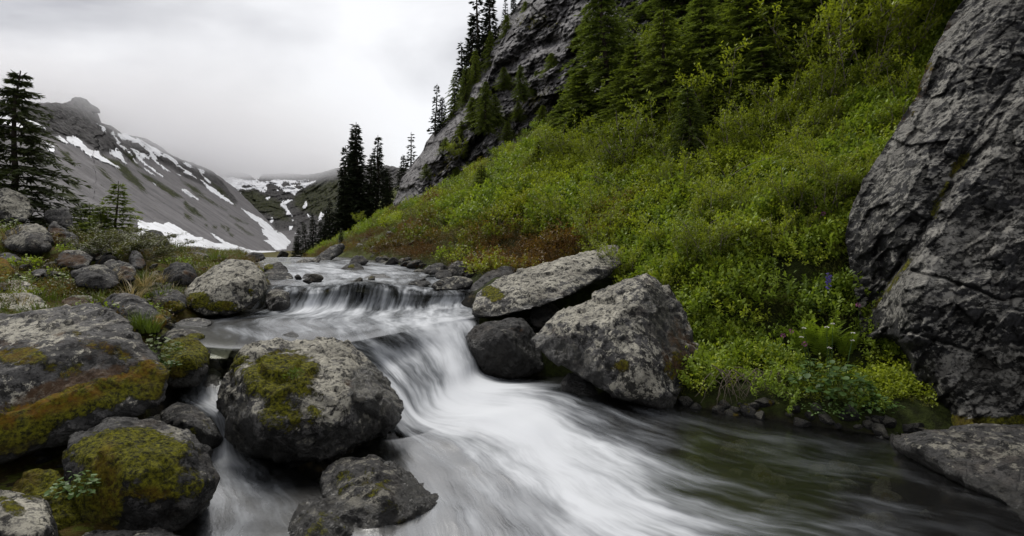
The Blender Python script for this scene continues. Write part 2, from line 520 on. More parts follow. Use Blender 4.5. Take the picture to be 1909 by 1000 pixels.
# ------------------------------------------------------------------ water
def water_material():
    m = NT('stream_water')
    uv = m.attr('flow').outputs['Vector']            # across, along, -
    foam = m.attr('foam').outputs['Fac']
    fall = m.attr('fall').outputs['Fac']
    wob = m.n('ShaderNodeTexNoise', {'Vector': m.vec(uv, scale=(1.0, 1.6, 1.0)), 'Scale': 1.6, 'Detail': 3.0})
    uvw = m.vec(uv, add=m.vec(wob.outputs['Color'], scale=(0.15, 0.06, 0.0)))
    s1 = m.noise(m.vec(uvw, scale=(2.1, 0.55, 1.0)), 2.2, 4.0, 0.55)
    s2 = m.noise(m.vec(uvw, scale=(9.0, 0.75, 1.0)), 2.0, 5.0, 0.6)
    s3 = m.noise(m.vec(uvw, scale=(30.0, 1.3, 1.0)), 2.0, 3.0, 0.6)
    s4 = m.noise(m.vec(uvw, scale=(6.5, 0.5, 1.0)), 2.0, 2.0, 0.5)
    s0 = m.noise(m.vec(uv, scale=(0.9, 0.45, 1.0)), 2.0, 3.0, 0.55, 0.6)
    st = m.math('ADD', m.math('MULTIPLY', m.math('SUBTRACT', s1, 0.5), 1.0), m.math('MULTIPLY', m.math('SUBTRACT', s2, 0.5), 0.36))
    st = m.math('ADD', st, m.math('MULTIPLY', m.math('SUBTRACT', s0, 0.5), 0.7))
    st = m.math('ADD', st, m.math('MULTIPLY', m.math('SUBTRACT', s3, 0.5), 0.10))
    st = m.math('ADD', st, m.math('MULTIPLY', m.math('MULTIPLY', m.math('SUBTRACT', s4, 0.5), fall), 0.75))
    # streaks matter most where foam is neither absent nor solid
    win = m.math('MULTIPLY', m.ss(foam, 0.0, 0.30), m.lerp(m.ss(foam, 0.62, 1.0), 1.0, 0.5))
    f = m.math('ADD', foam, m.math('MULTIPLY', st, win))
    mask = m.ss(f, 0.15, 1.03)
    mask = m.math('MULTIPLY', mask, 0.97)
    foamc = m.mix(m.ss(f, 0.3, 0.95), (0.40, 0.425, 0.455), (0.72, 0.74, 0.765))
    hb = m.math('ADD', m.math('MULTIPLY', s2, 0.7), m.math('MULTIPLY', s1, 0.8))
    nrm = m.bump(hb, 0.10, 0.05)
    fd = m.n('ShaderNodeBsdfDiffuse', {'Color': foamc, 'Normal': m.bump(hb, 0.06, 0.05)}).outputs[0]
    tr = m.n('ShaderNodeBsdfTranslucent', {'Color': foamc}).outputs[0]
    fsh = m.n('ShaderNodeMixShader', {0: 0.16, 1: fd, 2: tr}).outputs[0]
    fres = m.n('ShaderNodeFresnel', {'IOR': 1.33, 'Normal': nrm}).outputs[0]
    clear = m.n('ShaderNodeBsdfTransparent', {'Color': (0.38, 0.39, 0.33, 1)}).outputs[0]
    gl = m.n('ShaderNodeBsdfGlossy', {'Color': (0.8, 0.8, 0.8, 1), 'Roughness': 0.2, 'Normal': nrm}).outputs[0]
    wat = m.n('ShaderNodeMixShader', {0: m.math('MULTIPLY', m.math('MULTIPLY', fres, 0.34), m.math('SUBTRACT', 1.0, m.attr('dull').outputs['Fac'])), 1: clear, 2: gl}).outputs[0]
    return m.surf(m.n('ShaderNodeMixShader', {0: mask, 1: wat, 2: fsh}).outputs[0])
M_WATER = water_material()

def crm(a, k):
    """resample rows of a (n, ...) k times finer with a Catmull-Rom spline"""
    n = len(a)
    t = np.linspace(0, n - 1, (n - 1) * k + 1)
    i = np.minimum(t.astype(int), n - 2)
    f = (t - i).reshape(-1, *([1] * (a.ndim - 1)))
    p0, p1, p2, p3 = a[np.maximum(i - 1, 0)], a[i], a[i + 1], a[np.minimum(i + 2, n - 1)]
    return 0.5 * (2 * p1 + (p2 - p0) * f + (2 * p0 - 5 * p1 + 4 * p2 - p3) * f * f + (3 * p1 - p0 - 3 * p2 + p3) * f ** 3)

def water_sheet(name, rows, ku, kv, label, falls=(), rough=1.0, u0=0.0):
    W = np.array([[list(Pz(px, py, z)) + [fo] for (px, py, z, fo) in r] for r in rows], float)
    G = crm(W, kv)
    G = crm(G.transpose(1, 0, 2), ku).transpose(1, 0, 2)
    nv, nu = G.shape[:2]
    V = G[..., :3].copy()
    foam = np.clip(G[..., 3], 0, 1)
    seg = np.linalg.norm(np.diff(V, axis=0), axis=2).mean(1)
    along = np.concatenate([[0], np.cumsum(seg)])
    wid = np.linalg.norm(np.diff(V, axis=1), axis=2).sum(1)
    across = np.linspace(-0.5, 0.5, nu)
    sm = np.convolve(np.pad(wid, 40, mode='edge'), np.ones(81) / 81, 'valid')
    U = across[None, :] * (0.5 * sm[:, None] + 0.5 * sm.mean()) + u0
    VV = np.repeat(along[:, None], nu, 1)
    rowi = np.linspace(0, len(rows) - 1, nv)
    fall = np.zeros(nv)
    for (a, b, s) in falls:
        fall = np.maximum(fall, s * sstep(a, a + 0.35, rowi) * (1 - sstep(b - 0.35, b, rowi)))
    FL = np.repeat(fall[:, None], nu, 1)
    q = np.stack([U * 2.2, VV * 0.7, 0 * U], -1).reshape(-1, 3)
    q2 = np.stack([U * 1.3, VV * 1.7, 0 * U + 3], -1).reshape(-1, 3)
    act = (0.15 + foam.ravel()) * rough
    V[..., 2] += ((fbm(q, 2, 11) * 0.035 + fbm(q2, 2, 12) * 0.020) * act).reshape(nv, nu)
    q3 = np.stack([U * 9, VV * 0.6, 0 * U], -1).reshape(-1, 3)
    V[..., 1] -= (np.abs(noise(q3, 4)) * 0.02 * FL.ravel()).reshape(nv, nu)
    me = mesh_np(name, V.reshape(-1, 3), grid_faces(nu, nv))
    attr(me, 'foam', foam.ravel())
    attr(me, 'fall', FL.ravel())
    N = np.empty(len(me.vertices) * 3, np.float32); me.vertices.foreach_get('normal', N)
    steep = sstep(0.995, 0.93, np.abs(N.reshape(-1, 3)[:, 2]))
    attr(me, 'dull', np.clip(steep + (fall > 0).repeat(nu) * 0.85, 0, 1))
    vattr(me, 'flow', np.stack([U, VV, 0 * U], -1).reshape(-1, 3))
    smooth(me)
    o = link(name, me, M_WATER)
    return tag(o, label, None, None, 'structure')

def row(xs, ys, zs, fs):
    n = len(fs)
    g = lambda q: np.interp(np.linspace(0, 1, n), np.linspace(0, 1, len(q)), q) if hasattr(q, '__len__') else [q] * n
    return list(zip(g(xs), g(ys), g(zs), fs))

def rowd(xs, ys, ds, fs):
    n = len(fs)
    return [(x, y, CZ - (y - HY) / F * d, f) for x, y, d, f in zip(np.linspace(xs[0], xs[1], n), ys, ds, fs)]

STREAM = [
    row((380, 760), (480, 480), 1.16, (.2, .3, .3, .35, .35, .35, .3, .3, .2)),
    row((430, 770), (488, 488), 1.12, (.2, .45, .3, .45, .4, .4, .4, .35, .2)),
    row((460, 800), (496, 495), 1.06, (.2, .4, .55, .6, .6, .5, .5, .4, .2)),
    row((480, 860), (505, 503), 1.00, (.2, .5, .55, .65, .4, .6, .55, .4, .2)),
    row((490, 885), (518, 517), 0.92, (.2, .5, .55, .6, .6, .55, .5, .45, .2)),
    rowd((480, 890), (531, 529, 532, 526, 524, 528, 531, 532, 530), (9.6, 9.6, 9.5, 9.3, 9.2, 9.3, 9.5, 9.6, 9.6), (.2, .35, .5, .5, .4, .5, .45, .35, .2)),
    rowd((470, 895), (545, 541, 543, 538, 531, 539, 547, 545, 544), (8.5, 8.45, 8.4, 8.35, 8.15, 8.3, 8.5, 8.55, 8.55), (.1, .38, .42, .36, .26, .46, .40, .42, .2)),
    rowd((460, 895), (560, 557, 561, 556, 551, 555, 557, 555, 556), (8.4, 8.32, 8.28, 8.25, 8.0, 8.15, 8.4, 8.42, 8.45), (.1, .5, .62, .52, .34, .52, .48, .58, .3)),
    rowd((440, 895), (581, 580, 580, 578, 576, 577, 571, 569, 572), (8.0, 7.98, 7.98, 7.98, 7.85, 7.9, 8.25, 8.28, 8.3), (.05, .42, .66, .7, .6, .64, .62, .66, .45)),
    [(330, 602, .60, .0), (400, 602, .60, .22), (480, 600, .60, .42), (560, 598, .60, .55), (640, 596, .60, .6), (710, 593, .60, .62), (780, 590, .60, .66), (840, 586, .60, .7), (900, 583, .60, .5)],
    [(330, 622, .595, .0), (410, 624, .595, .25), (500, 626, .595, .40), (590, 622, .595, .42), (660, 614, .595, .46), (725, 606, .595, .55), (790, 600, .595, .74), (850, 594, .59, .78), (895, 590, .58, .5)],
    [(380, 655, .58, .1), (450, 660, .58, .2), (530, 660, .575, .2), (620, 650, .57, .34), (680, 640, .56, .38), (745, 628, .55, .50), (805, 616, .54, .80), (855, 606, .53, .82), (893, 600, .52, .45)],
    [(600, 720, .26, .3), (630, 710, .29, .4), (660, 690, .33, .45), (690, 680, .36, .58), (725, 676, .36, .66), (775, 662, .37, .64), (825, 645, .40, .86), (862, 632, .42, .80), (893, 622, .43, .40)],
    [(650, 760, .08, .4), (680, 752, .12, .5), (705, 742, .18, .62), (735, 730, .22, .70), (765, 718, .24, .62), (805, 705, .24, .62), (845, 690, .24, .86), (875, 672, .25, .75), (905, 655, .22, .35)],
    [(690, 800, .02, .15), (715, 800, .02, .25), (745, 795, .04, .50), (775, 785, .07, .72), (805, 775, .09, .80), (845, 755, .10, .95), (880, 732, .11, 1.0), (905, 712, .08, .85), (930, 690, .02, .15)],
    [(650, 860, .0, .10), (720, 855, .0, .20), (800, 845, .03, .28), (870, 825, .07, .66), (930, 800, .11, 1.0), (980, 775, .12, 1.0), (1025, 745, .07, .70), (1060, 722, .02, .20), (1090, 705, .0, .0)],
    [(620, 960, .0, .10), (740, 940, .0, .25), (850, 925, .02, .32), (950, 905, .05, .55), (1040, 875, .08, .86), (1120, 840, .08, .74), (1190, 805, .04, .40), (1250, 775, .0, .20), (1310, 745, -.01, .10)],
    [(580, 1090, -.01, .1), (750, 1065, -.01, .25), (900, 1045, .0, .40), (1060, 1015, .03, .60), (1200, 970, .04, .74), (1320, 920, .03, .36), (1420, 870, .01, .24), (1520, 825, -.02, .18), (1640, 775, -.03, .12)],
    [(800, 1400, -.03, .2), (1000, 1330, -.03, .3), (1200, 1260, -.02, .45), (1400, 1170, .0, .68), (1560, 1080, .0, .40), (1660, 1000, -.01, .24), (1740, 930, -.02, .20), (1820, 880, -.04, .16), (1900, 830, -.06, .1)],
    [(1500, 1900, -.06, .2), (1700, 1750, -.06, .3), (1900, 1600, -.05, .4), (2080, 1450, -.04, .4), (2200, 1300, -.04, .3), (2280, 1180, -.05, .15), (2330, 1090, -.06, .05), (2360, 1020, -.08, .0), (2380, 960, -.1, .0)],
]
water_sheet('stream_water', STREAM, 46, 26, None, falls=((5.3, 8.4, 1.0), (10.8, 14.4, 0.12)))
SIDE = [
    row((330, 450), 618, .590, (.1, .1, .15, .1, .1)),
    row((345, 440), 640, .580, (.1, .15, .2, .15, .1)),
    row((352, 425), 668, .52, (.1, .2, .25, .2, .1)),
    row((336, 425), 705, .38, (.1, .3, .35, .3, .15)),
    row((322, 432), 742, .30, (.1, .35, .55, .6, .25)),
    row((372, 448), 772, .25, (.1, .35, .62, .5, .2)),
    row((382, 456), 806, .13, (.15, .4, .6, .5, .2)),
    row((375, 480), 848, .01, (.1, .6, .75, .5, .15)),
    row((335, 560), 884, -.004, (.05, .45, .55, .25, .05)),
    row((320, 650), 945, -.006, (.05, .35, .38, .2, .05)),
    row((250, 720), 1060, -.012, (.1, .35, .35, .25, .1)),
    row((150, 800), 1300, -.02, (.1, .3, .3, .2, .1)),
]
water_sheet('side_channel_water', SIDE, 30, 18, None, falls=((4.6, 7.2, 0.8),), u0=20.0)
# ------------------------------------------------------------------ boulders
ROCKS = []
def rock(name, label, hulls, back=0.6, vox=None, rough=1.0, tone=1.0, lichen=0.5, moss=(), rust=(), pale=(), wetz=None, cat='boulder', group=None, mat=None, seed=None, sm=6, chips=18, wet=()):
    """hulls: lists of (photo x, photo y, distance); each becomes a convex stone body with a back face, then all are fused"""
    ROCKS.append(dict(name=name, label=label, hulls=hulls, back=back, vox=vox, rough=rough, tone=tone, lichen=lichen, moss=moss, rust=rust,
                      pale=pale, wetz=wetz, chips=chips, wet=wet, cat=cat, group=group, mat=mat or M_ROCK, seed=len(ROCKS) if seed is None else seed, sm=sm))

def flat(pts, d, dtop=None, y0=None, y1=None):
    """give 2-D outline points a distance: d at the lowest row, dtop at the highest"""
    ys = [p[1] for p in pts]
    a, b = min(ys), max(ys)
    dtop = d if dtop is None else dtop
    return [(p[0], p[1], (d + (dtop - d) * (b - p[1]) / max(b - a, 1)) if len(p) == 2 else p[2]) for p in pts]

def blob_field(px, py, blobs):
    f = np.zeros(px.shape)
    for b in blobs:
        cx, cy, rx, ry = b[:4]
        s = b[4] if len(b) > 4 else 1.0
        a = R(b[5]) if len(b) > 5 else 0.0
        x, y = px - cx, py - cy
        u, v = (x * math.cos(a) + y * math.sin(a)) / rx, (-x * math.sin(a) + y * math.cos(a)) / ry
        f = np.maximum(f, s * (1 - sstep(0.55, 1.25, np.hypot(u, v))))
    return f

def chip(bm, r, size):
    """strike small flat faces off the hull; only for single bodies"""
    if len(r['hulls']) > 1:
        return
    rg = np.random.default_rng(r['seed'] + 1000)
    for k in range(r['chips']):
        n = rg.normal(size=3); n /= np.linalg.norm(n)
        co = np.array([v.co[:] for v in bm.verts])
        h = (co @ n).max() - rg.uniform(0.010, 0.050) * size
        bmesh.ops.bisect_plane(bm, geom=bm.verts[:] + bm.edges[:] + bm.faces[:], plane_co=Vector(n * h), plane_no=Vector(n), clear_outer=True)
        bm.verts.ensure_lookup_table()
        res = bmesh.ops.convex_hull(bm, input=bm.verts[:])
        junk = set(g for g in res['geom_interior'] + res['geom_unused'] if isinstance(g, bmesh.types.BMVert))
        if junk:
            bmesh.ops.delete(bm, geom=list(junk), context='VERTS')

def build_rocks():
    tmp = []
    for r in ROCKS:
        bm = bmesh.new()
        for h in r['hulls']:
            fr = np.array([P(*p) for p in h])
            c = fr.mean(0)
            fr = c + (fr - c) * np.array([1.035, 1.0, 1.035])
            size = np.ptp(fr, axis=0)
            # the back of the stone narrows away from the viewer's side
            hp = np.array([(q[0], q[1]) for q in h], float)
            hc = hp.mean(0)
            hb = hc + (hp - hc) * np.array([0.80, 0.80])
            bd = c[1] + r['back'] * max(size[0], size[2])
            bk = np.array([P(q[0], q[1], bd) for q in hb])
            vs_ = [bm.verts.new(v) for v in np.concatenate([fr, bk])]
            res = bmesh.ops.convex_hull(bm, input=vs_)
            junk = set(g for g in res['geom_interior'] + res['geom_unused'] if isinstance(g, bmesh.types.BMVert))
            bmesh.ops.delete(bm, geom=list(junk), context='VERTS')
            chip(bm, r, float(size.max()))
        me = bpy.data.meshes.new('tmp')
        bm.to_mesh(me); bm.free()
        V = np.empty(len(me.vertices) * 3, np.float32); me.vertices.foreach_get('co', V); V = V.reshape(-1, 3)
        r['size'] = float(np.ptp(V, axis=0).max())
        r['mid'] = V.mean(0)
        o = bpy.data.objects.new('tmp', me)
        COL.objects.link(o)
        md = o.modifiers.new('r', 'REMESH')
        md.mode = 'VOXEL'
        dist = float(V[:, 1].min())
        md.voxel_size = r['vox'] or max(dist * 0.0042, r['size'] / 70)
        r['vs'] = md.voxel_size
        tmp.append(o)
    dg = bpy.context.evaluated_depsgraph_get()
    for r, o in zip(ROCKS, tmp):
        me = bpy.data.meshes.new_from_object(o.evaluated_get(dg))
        old = o.data
        bpy.data.objects.remove(o); bpy.data.meshes.remove(old)
        n = len(me.vertices)
        V = np.empty(n * 3, np.float32); me.vertices.foreach_get('co', V); V = V.reshape(-1, 3).astype(float)
        E = np.empty(len(me.edges) * 2, np.int32); me.edges.foreach_get('vertices', E); E = E.reshape(-1, 2)
        deg = np.bincount(E.ravel(), minlength=n)[:, None]
        for it in range(max(1, r['sm'] - 5)):
            S = np.zeros_like(V)
            for k in range(3):
                S[:, k] = np.bincount(E[:, 0], V[E[:, 1], k], n) + np.bincount(E[:, 1], V[E[:, 0], k], n)
            V = V * 0.4 + 0.6 * S / np.maximum(deg, 1)
        me.vertices.foreach_set('co', V.astype(np.float32).ravel()); me.update()
        N = np.empty(n * 3, np.float32); me.vertices.foreach_get('normal', N); N = N.reshape(-1, 3)
        s, sd = r['size'], r['seed'] * 7
        q = V / s + r['seed'] * 3.7
        k = r['rough'] * s
        disp = fbm(q * 2.2, 3, sd) * 0.022 + facets(q * 4.2, sd + 1, 0.014, 0.030) + facets(q * 9.0 + 3, sd + 4, 0.007, 0.018) + fbm(q * 11, 4, sd + 2, 0.6) * 0.010
        # broken steps: terraces of a tilted noise
        t = fbm(q * 3.1, 2, sd + 5) * 5
        disp = disp + 0.010 * (np.round(t) - t)
        t = fbm(q * 6.5 + 5, 3, sd + 6) * 4
        disp = disp + 0.004 * (np.round(t) - t)
        V = V + N * (disp * k)[:, None]
        V = V + N * (fbm(V * (0.12 / r['vs']), 3, sd + 3) * r['vs'] * 0.55)[:, None]
        px, py = pix(V)
        mo = blob_field(px, py, r['moss'])
        V = V + N * (sstep(0.35, 0.8, mo + 0.8 * fbm(V * 9, 4, sd + 8)) * mo * (0.012 + 0.012 * fbm(V * 28, 3, sd + 9)))[:, None]
        attr(me, 'moss', mo)
        attr(me, 'rust', blob_field(px, py, r['rust']))
        attr(me, 'pale', blob_field(px, py, r['pale']))
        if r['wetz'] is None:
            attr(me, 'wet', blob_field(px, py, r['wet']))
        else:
            attr(me, 'wet', np.maximum(1 - sstep(r['wetz'][0], r['wetz'][1], V[:, 2]), blob_field(px, py, r['wet'])))  # waterline band, plus darker, glossier patches placed on chosen faces
        base = np.array([V[:, 0].mean(), V[:, 1].mean(), V[:, 2].min()])
        me.vertices.foreach_set('co', (V - base).astype(np.float32).ravel())
        me.update()
        smooth(me)
        me.materials.clear()
        me.name = r['name']
        ob = link(r['name'], me, r['mat'], None, base)
        ob['tone'] = float(r['tone']); ob['lichen'] = float(r['lichen'])
        tag(ob, r['label'], r['cat'], r['group'])

# --- left bank and foreground
rock('boulder', 'huge grey slab boulder with orange and green moss along its lower edge', [[
    (-150, 612, 4.3), (0, 601, 4.35), (60, 598, 4.4), (135, 574, 4.5), (192, 564, 4.5), (215, 584, 4.3), (262, 632, 4.05), (300, 690, 3.85), (311, 716, 3.8),
    (292, 758, 3.7), (230, 776, 3.6), (120, 800, 3.4), (0, 862, 3.25), (-150, 890, 3.1), (-150, 720, 3.25), (0, 690, 3.5), (200, 640, 3.85)]],
    back=0.35, rough=0.5, lichen=0.35, tone=1.15, sm=5, chips=5, wet=[(60, 850, 160, 30, 1.0, -18)],
    moss=[(170, 740, 190, 34, 0.95, -18), (270, 712, 45, 45, 0.95), (30, 800, 90, 50, 0.85, -18), (40, 665, 55, 22, 0.7), (120, 690, 60, 22, 0.55), (200, 650, 90, 18, 0.5, 25)],
    rust=[(110, 735, 190, 34, 1.0, -20), (180, 655, 120, 30, 0.6, 20), (30, 650, 60, 30, 0.5), (260, 690, 50, 30, .7)], pale=[(60, 615, 100, 25, 0.5), (60, 740, 50, 30, .4)])
rock('mossy_boulder', 'rounded dark boulder cloaked in moss with a white lichen patch on top', [[
    (132, 870, 3.0), (140, 815, 3.25), (200, 781, 3.45), (270, 784, 3.5), (350, 802, 3.45), (390, 842, 3.3), (403, 892, 3.15), (388, 950, 3.05), (340, 990, 2.98),
    (240, 1000, 2.9), (160, 985, 2.9), (130, 930, 2.95), (210, 845, 2.95), (340, 852, 3.0), (370, 900, 2.95), (250, 900, 2.82)]],
    back=0.6, rough=0.8, lichen=0.2, tone=0.8, wetz=(0.02, 0.28),
    moss=[(240, 850, 130, 60, 0.9), (180, 930, 60, 70, 0.95), (300, 900, 90, 45, 0.75), (380, 900, 30, 60, .35)], pale=[(285, 822, 65, 22, 1.0, -8)], rust=[(200, 900, 30, 80, 0.4), (280, 925, 50, 20, .4)])
rock('boulder', 'pale lichened rock with dark moss pads low beside the moss mound', [[
    (-80, 920, 2.75), (0, 912, 2.75), (40, 915, 2.75), (85, 936, 2.7), (96, 960, 2.65), (104, 1010, 2.5), (90, 1080, 2.35), (-80, 1080, 2.3), (0, 960, 2.5), (40, 985, 2.45)]],
    rough=0.6, lichen=0.6, tone=1.15, pale=[(40, 960, 60, 50, 0.7)], moss=[(20, 945, 40, 16, 0.7, 30), (60, 925, 30, 10, .6)])
rock('moss_mound', 'bright green moss mound between the slab boulder and a mossy boulder', [[
    (20, 930, 2.95), (35, 903, 3.0), (70, 884, 3.05), (105, 886, 3.05), (122, 915, 3.0), (140, 960, 2.92), (170, 990, 2.85), (110, 1020, 2.7), (60, 1000, 2.75), (80, 930, 2.85)]],
    rough=1.1, lichen=0.0, tone=0.7, moss=[(90, 940, 120, 100, 1.3)], cat='mossy rock')
rock('boulder', 'flat grey rock at the foot of the mossy boulder', [[
    (130, 1004, 2.75), (200, 989, 2.8), (300, 991, 2.8), (345, 1003, 2.75), (360, 1060, 2.55), (120, 1060, 2.55), (240, 1010, 2.6)]], rough=0.5, lichen=0.3, tone=1.2)
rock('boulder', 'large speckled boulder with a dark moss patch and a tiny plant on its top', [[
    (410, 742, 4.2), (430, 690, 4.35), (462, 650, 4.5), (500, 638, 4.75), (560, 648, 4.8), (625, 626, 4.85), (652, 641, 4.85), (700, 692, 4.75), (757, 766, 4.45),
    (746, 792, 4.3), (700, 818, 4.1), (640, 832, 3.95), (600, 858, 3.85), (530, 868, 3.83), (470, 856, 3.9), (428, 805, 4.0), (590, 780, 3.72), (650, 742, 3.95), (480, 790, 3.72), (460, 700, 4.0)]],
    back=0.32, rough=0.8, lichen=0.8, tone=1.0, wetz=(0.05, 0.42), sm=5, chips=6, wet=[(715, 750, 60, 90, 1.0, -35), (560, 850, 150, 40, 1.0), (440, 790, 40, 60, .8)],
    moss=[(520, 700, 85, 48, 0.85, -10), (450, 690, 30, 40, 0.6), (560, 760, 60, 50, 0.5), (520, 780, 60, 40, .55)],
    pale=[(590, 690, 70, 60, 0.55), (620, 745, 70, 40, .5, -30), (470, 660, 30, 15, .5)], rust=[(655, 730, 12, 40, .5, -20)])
rock('boulder', 'two lobed dark rock speckled with moss tufts low in the stream', [
    [(603, 900, 3.55), (605, 880, 3.6), (640, 853, 3.75), (700, 850, 3.8), (760, 880, 3.7), (792, 920, 3.5), (848, 946, 3.4), (840, 957, 3.3), (760, 990, 3.1), (680, 1010, 3.0), (620, 960, 3.1), (720, 930, 3.15), (690, 880, 3.4)],
    [(547, 975, 3.1), (560, 945, 3.2), (605, 931, 3.25), (640, 950, 3.2), (680, 1000, 3.0), (620, 1060, 2.75), (545, 1040, 2.8), (590, 980, 2.9)]],
    back=0.4, rough=0.7, lichen=0.45, tone=0.62, wetz=(0.0, 0.16), moss=[(680, 900, 70, 40, 0.38), (600, 990, 60, 50, 0.36), (720, 960, 60, 40, .36)], pale=[(670, 930, 50, 40, 0.25)])
rock('boulder', 'oval wet rock wedged beside the little side fall', [[
    (300, 772, 4.2), (330, 751, 4.35), (370, 755, 4.35), (400, 780, 4.25), (413, 815, 4.15), (405, 834, 4.05), (370, 836, 3.95), (328, 820, 3.95), (303, 797, 4.05), (350, 790, 3.9)]],
    rough=0.6, lichen=0.35, tone=0.7, wetz=(0.15, 0.32), moss=[(370, 800, 30, 20, .4)])
rock('boulder', 'small round stone under the overhang of the slab boulder', [[
    (268, 786, 4.2), (280, 776, 4.25), (300, 776, 4.25), (308, 800, 4.15), (290, 808, 4.1), (270, 800, 4.1)]], rough=0.5, lichen=0.2, tone=0.75)
rock('mossy_boulder', 'round boulder covered in olive moss above the side channel', [[
    (300, 650, 4.9), (312, 630, 5.05), (335, 621, 5.1), (365, 630, 5.05), (391, 655, 4.85), (388, 690, 4.65), (366, 720, 4.5), (322, 724, 4.45), (302, 700, 4.5), (345, 670, 4.5)]],
    rough=0.6, lichen=0.1, tone=0.6, wetz=(0.36, 0.52), moss=[(345, 660, 55, 36, 1.0), (330, 690, 30, 20, .6)])
rock('boulder', 'smooth grey stone standing in the mouth of the side channel', [[
    (405, 668, 5.3), (420, 647, 5.4), (450, 640, 5.45), (462, 654, 5.4), (448, 680, 5.2), (415, 688, 5.15), (430, 665, 5.15)]], rough=0.6, lichen=0.5, tone=0.9, wetz=(0.5, 0.62))
rock('boulder', 'small dark stone poking out of the calm upper pool', [[
    (517, 632, 5.75), (530, 621, 5.85), (545, 618, 5.85), (561, 628, 5.8), (560, 640, 5.6), (525, 642, 5.6)]], rough=0.5, lichen=0.1, tone=0.55, wetz=(0.6, 0.75))
rock('boulder', 'wet round stone with water sheeting over it in the side channel', [[
    (362, 716, 4.9), (378, 694, 5.0), (398, 684, 5.0), (415, 700, 4.9), (410, 735, 4.6), (372, 738, 4.6)]], rough=0.5, lichen=0.05, tone=0.5, wetz=(0.3, 0.6))
rock('boulder', 'grey boulder with a rusty mossy end behind the slab boulder', [[
    (190, 562, 5.6), (214, 545, 5.75), (250, 548, 5.7), (290, 576, 5.5), (311, 600, 5.35), (302, 618, 5.2), (250, 615, 5.2), (205, 600, 5.3), (250, 580, 5.25)]],
    rough=0.6, lichen=0.25, tone=1.1, moss=[(300, 600, 18, 18, .9)], rust=[(295, 600, 22, 20, .8), (240, 600, 30, 12, .5)])
rock('boulder', 'white lichened low boulder next to the slab boulder', [[
    (-60, 565, 5.4), (0, 552, 5.5), (40, 546, 5.55), (72, 556, 5.5), (112, 580, 5.35), (80, 606, 5.1), (0, 610, 5.0), (-60, 610, 5.0), (30, 575, 5.1)]],
    rough=0.6, lichen=1.0, tone=1.3, pale=[(40, 570, 80, 25, .9)], rust=[(90, 585, 30, 15, .7)])
rock('boulder', 'low pale rock blotched with black lichen amid the moss', [[
    (-40, 540, 6.1), (0, 529, 6.2), (45, 525, 6.2), (75, 535, 6.15), (85, 550, 6.0), (40, 560, 5.85), (-40, 560, 5.85)]], rough=0.7, lichen=1.0, tone=1.2, pale=[(30, 540, 50, 14, .7)])
rock('boulder', 'big rounded boulder freckled with pale lichen beside the upper cascade', [[
    (343, 545, 7.5), (352, 532, 7.6), (376, 514, 7.75), (402, 495, 7.9), (424, 484, 8.0), (444, 483, 8.0), (472, 491, 7.95), (498, 515, 7.85), (507, 533, 7.75), (484, 560, 7.45), (432, 586, 7.15), (380, 590, 7.1), (347, 570, 7.25), (420, 530, 7.25), (470, 520, 7.45)]],
    back=0.5, rough=0.5, lichen=1.1, tone=1.1, wetz=(0.6, 0.72), moss=[(415, 572, 40, 12, .8), (370, 560, 30, 20, .7), (470, 545, 10, 10, .5)], pale=[(430, 520, 60, 25, .35)])
rock('boulder', 'pitted upright rock parting the upper cascade', [[
    (494, 562, 8.2), (500, 542, 8.35), (520, 534, 8.4), (537, 541, 8.35), (542, 572, 8.1), (522, 586, 7.95), (500, 584, 8.0), (518, 560, 7.9)]],
    back=0.5, rough=0.9, lichen=0.7, tone=0.85, wetz=(0.65, 0.85), rust=[(515, 560, 12, 20, .4)])
rock('boulder', 'blocky brown rock stained with moss at the quiet pool edge', [[
    (272, 556, 7.1), (285, 541, 7.25), (330, 538, 7.3), (346, 550, 7.2), (346, 578, 6.95), (322, 586, 6.85), (280, 574, 6.9), (310, 560, 6.85)]],
    rough=0.6, lichen=0.3, tone=0.75, moss=[(325, 570, 25, 12, .7)], rust=[(300, 565, 40, 20, .5)])
rock('boulder', 'dark angular rock behind the freckled boulder', [[
    (298, 520, 8.0), (308, 497, 8.15), (334, 488, 8.2), (360, 492, 8.15), (373, 520, 7.95), (350, 534, 7.8), (308, 534, 7.8), (335, 512, 7.8)]],
    rough=0.8, lichen=0.35, tone=0.6, rust=[(350, 515, 20, 15, .7)])
rock('boulder', 'black pointed boulder with the snowfield behind it', [[
    (258, 446, 11.0), (268, 435, 11.2), (286, 428, 11.2), (300, 432, 11.2), (316, 452, 11.1), (327, 466, 11.0), (322, 480, 10.8), (280, 480, 10.8), (290, 450, 10.7)]],
    rough=0.7, lichen=0.2, tone=0.6)
rock('boulder', 'low grey rock beyond the black pointed boulder', [[
    (338, 470, 13.0), (350, 462, 13.2), (375, 461, 13.2), (394, 467, 13.1), (398, 480, 12.8), (340, 480, 12.8)]], rough=0.6, lichen=0.2, tone=0.8)
rock('boulder', 'round black and white lichened boulder under a fringe of straw', [[
    (4, 448, 8.2), (18, 430, 8.4), (40, 418, 8.5), (66, 417, 8.5), (88, 430, 8.4), (101, 457, 8.2), (88, 472, 8.0), (40, 476, 7.9), (8, 460, 8.0), (50, 448, 7.9)]],
    rough=0.6, lichen=0.6, tone=0.8, pale=[(70, 425, 25, 10, .9), (25, 448, 30, 10, .6)])
rock('boulder', 'tall lichened boulder under the left hemlock', [[
    (-50, 380, 10.0), (-20, 358, 10.2), (4, 351, 10.2), (36, 360, 10.2), (56, 376, 10.1), (63, 400, 9.9), (45, 416, 9.7), (-40, 416, 9.7), (10, 388, 9.7)]],
    rough=0.6, lichen=0.7, tone=1.0, pale=[(25, 380, 40, 25, .4)])
ROCKS[-1]['label'] = 'tall pale lichened boulder standing under the hemlock tree'
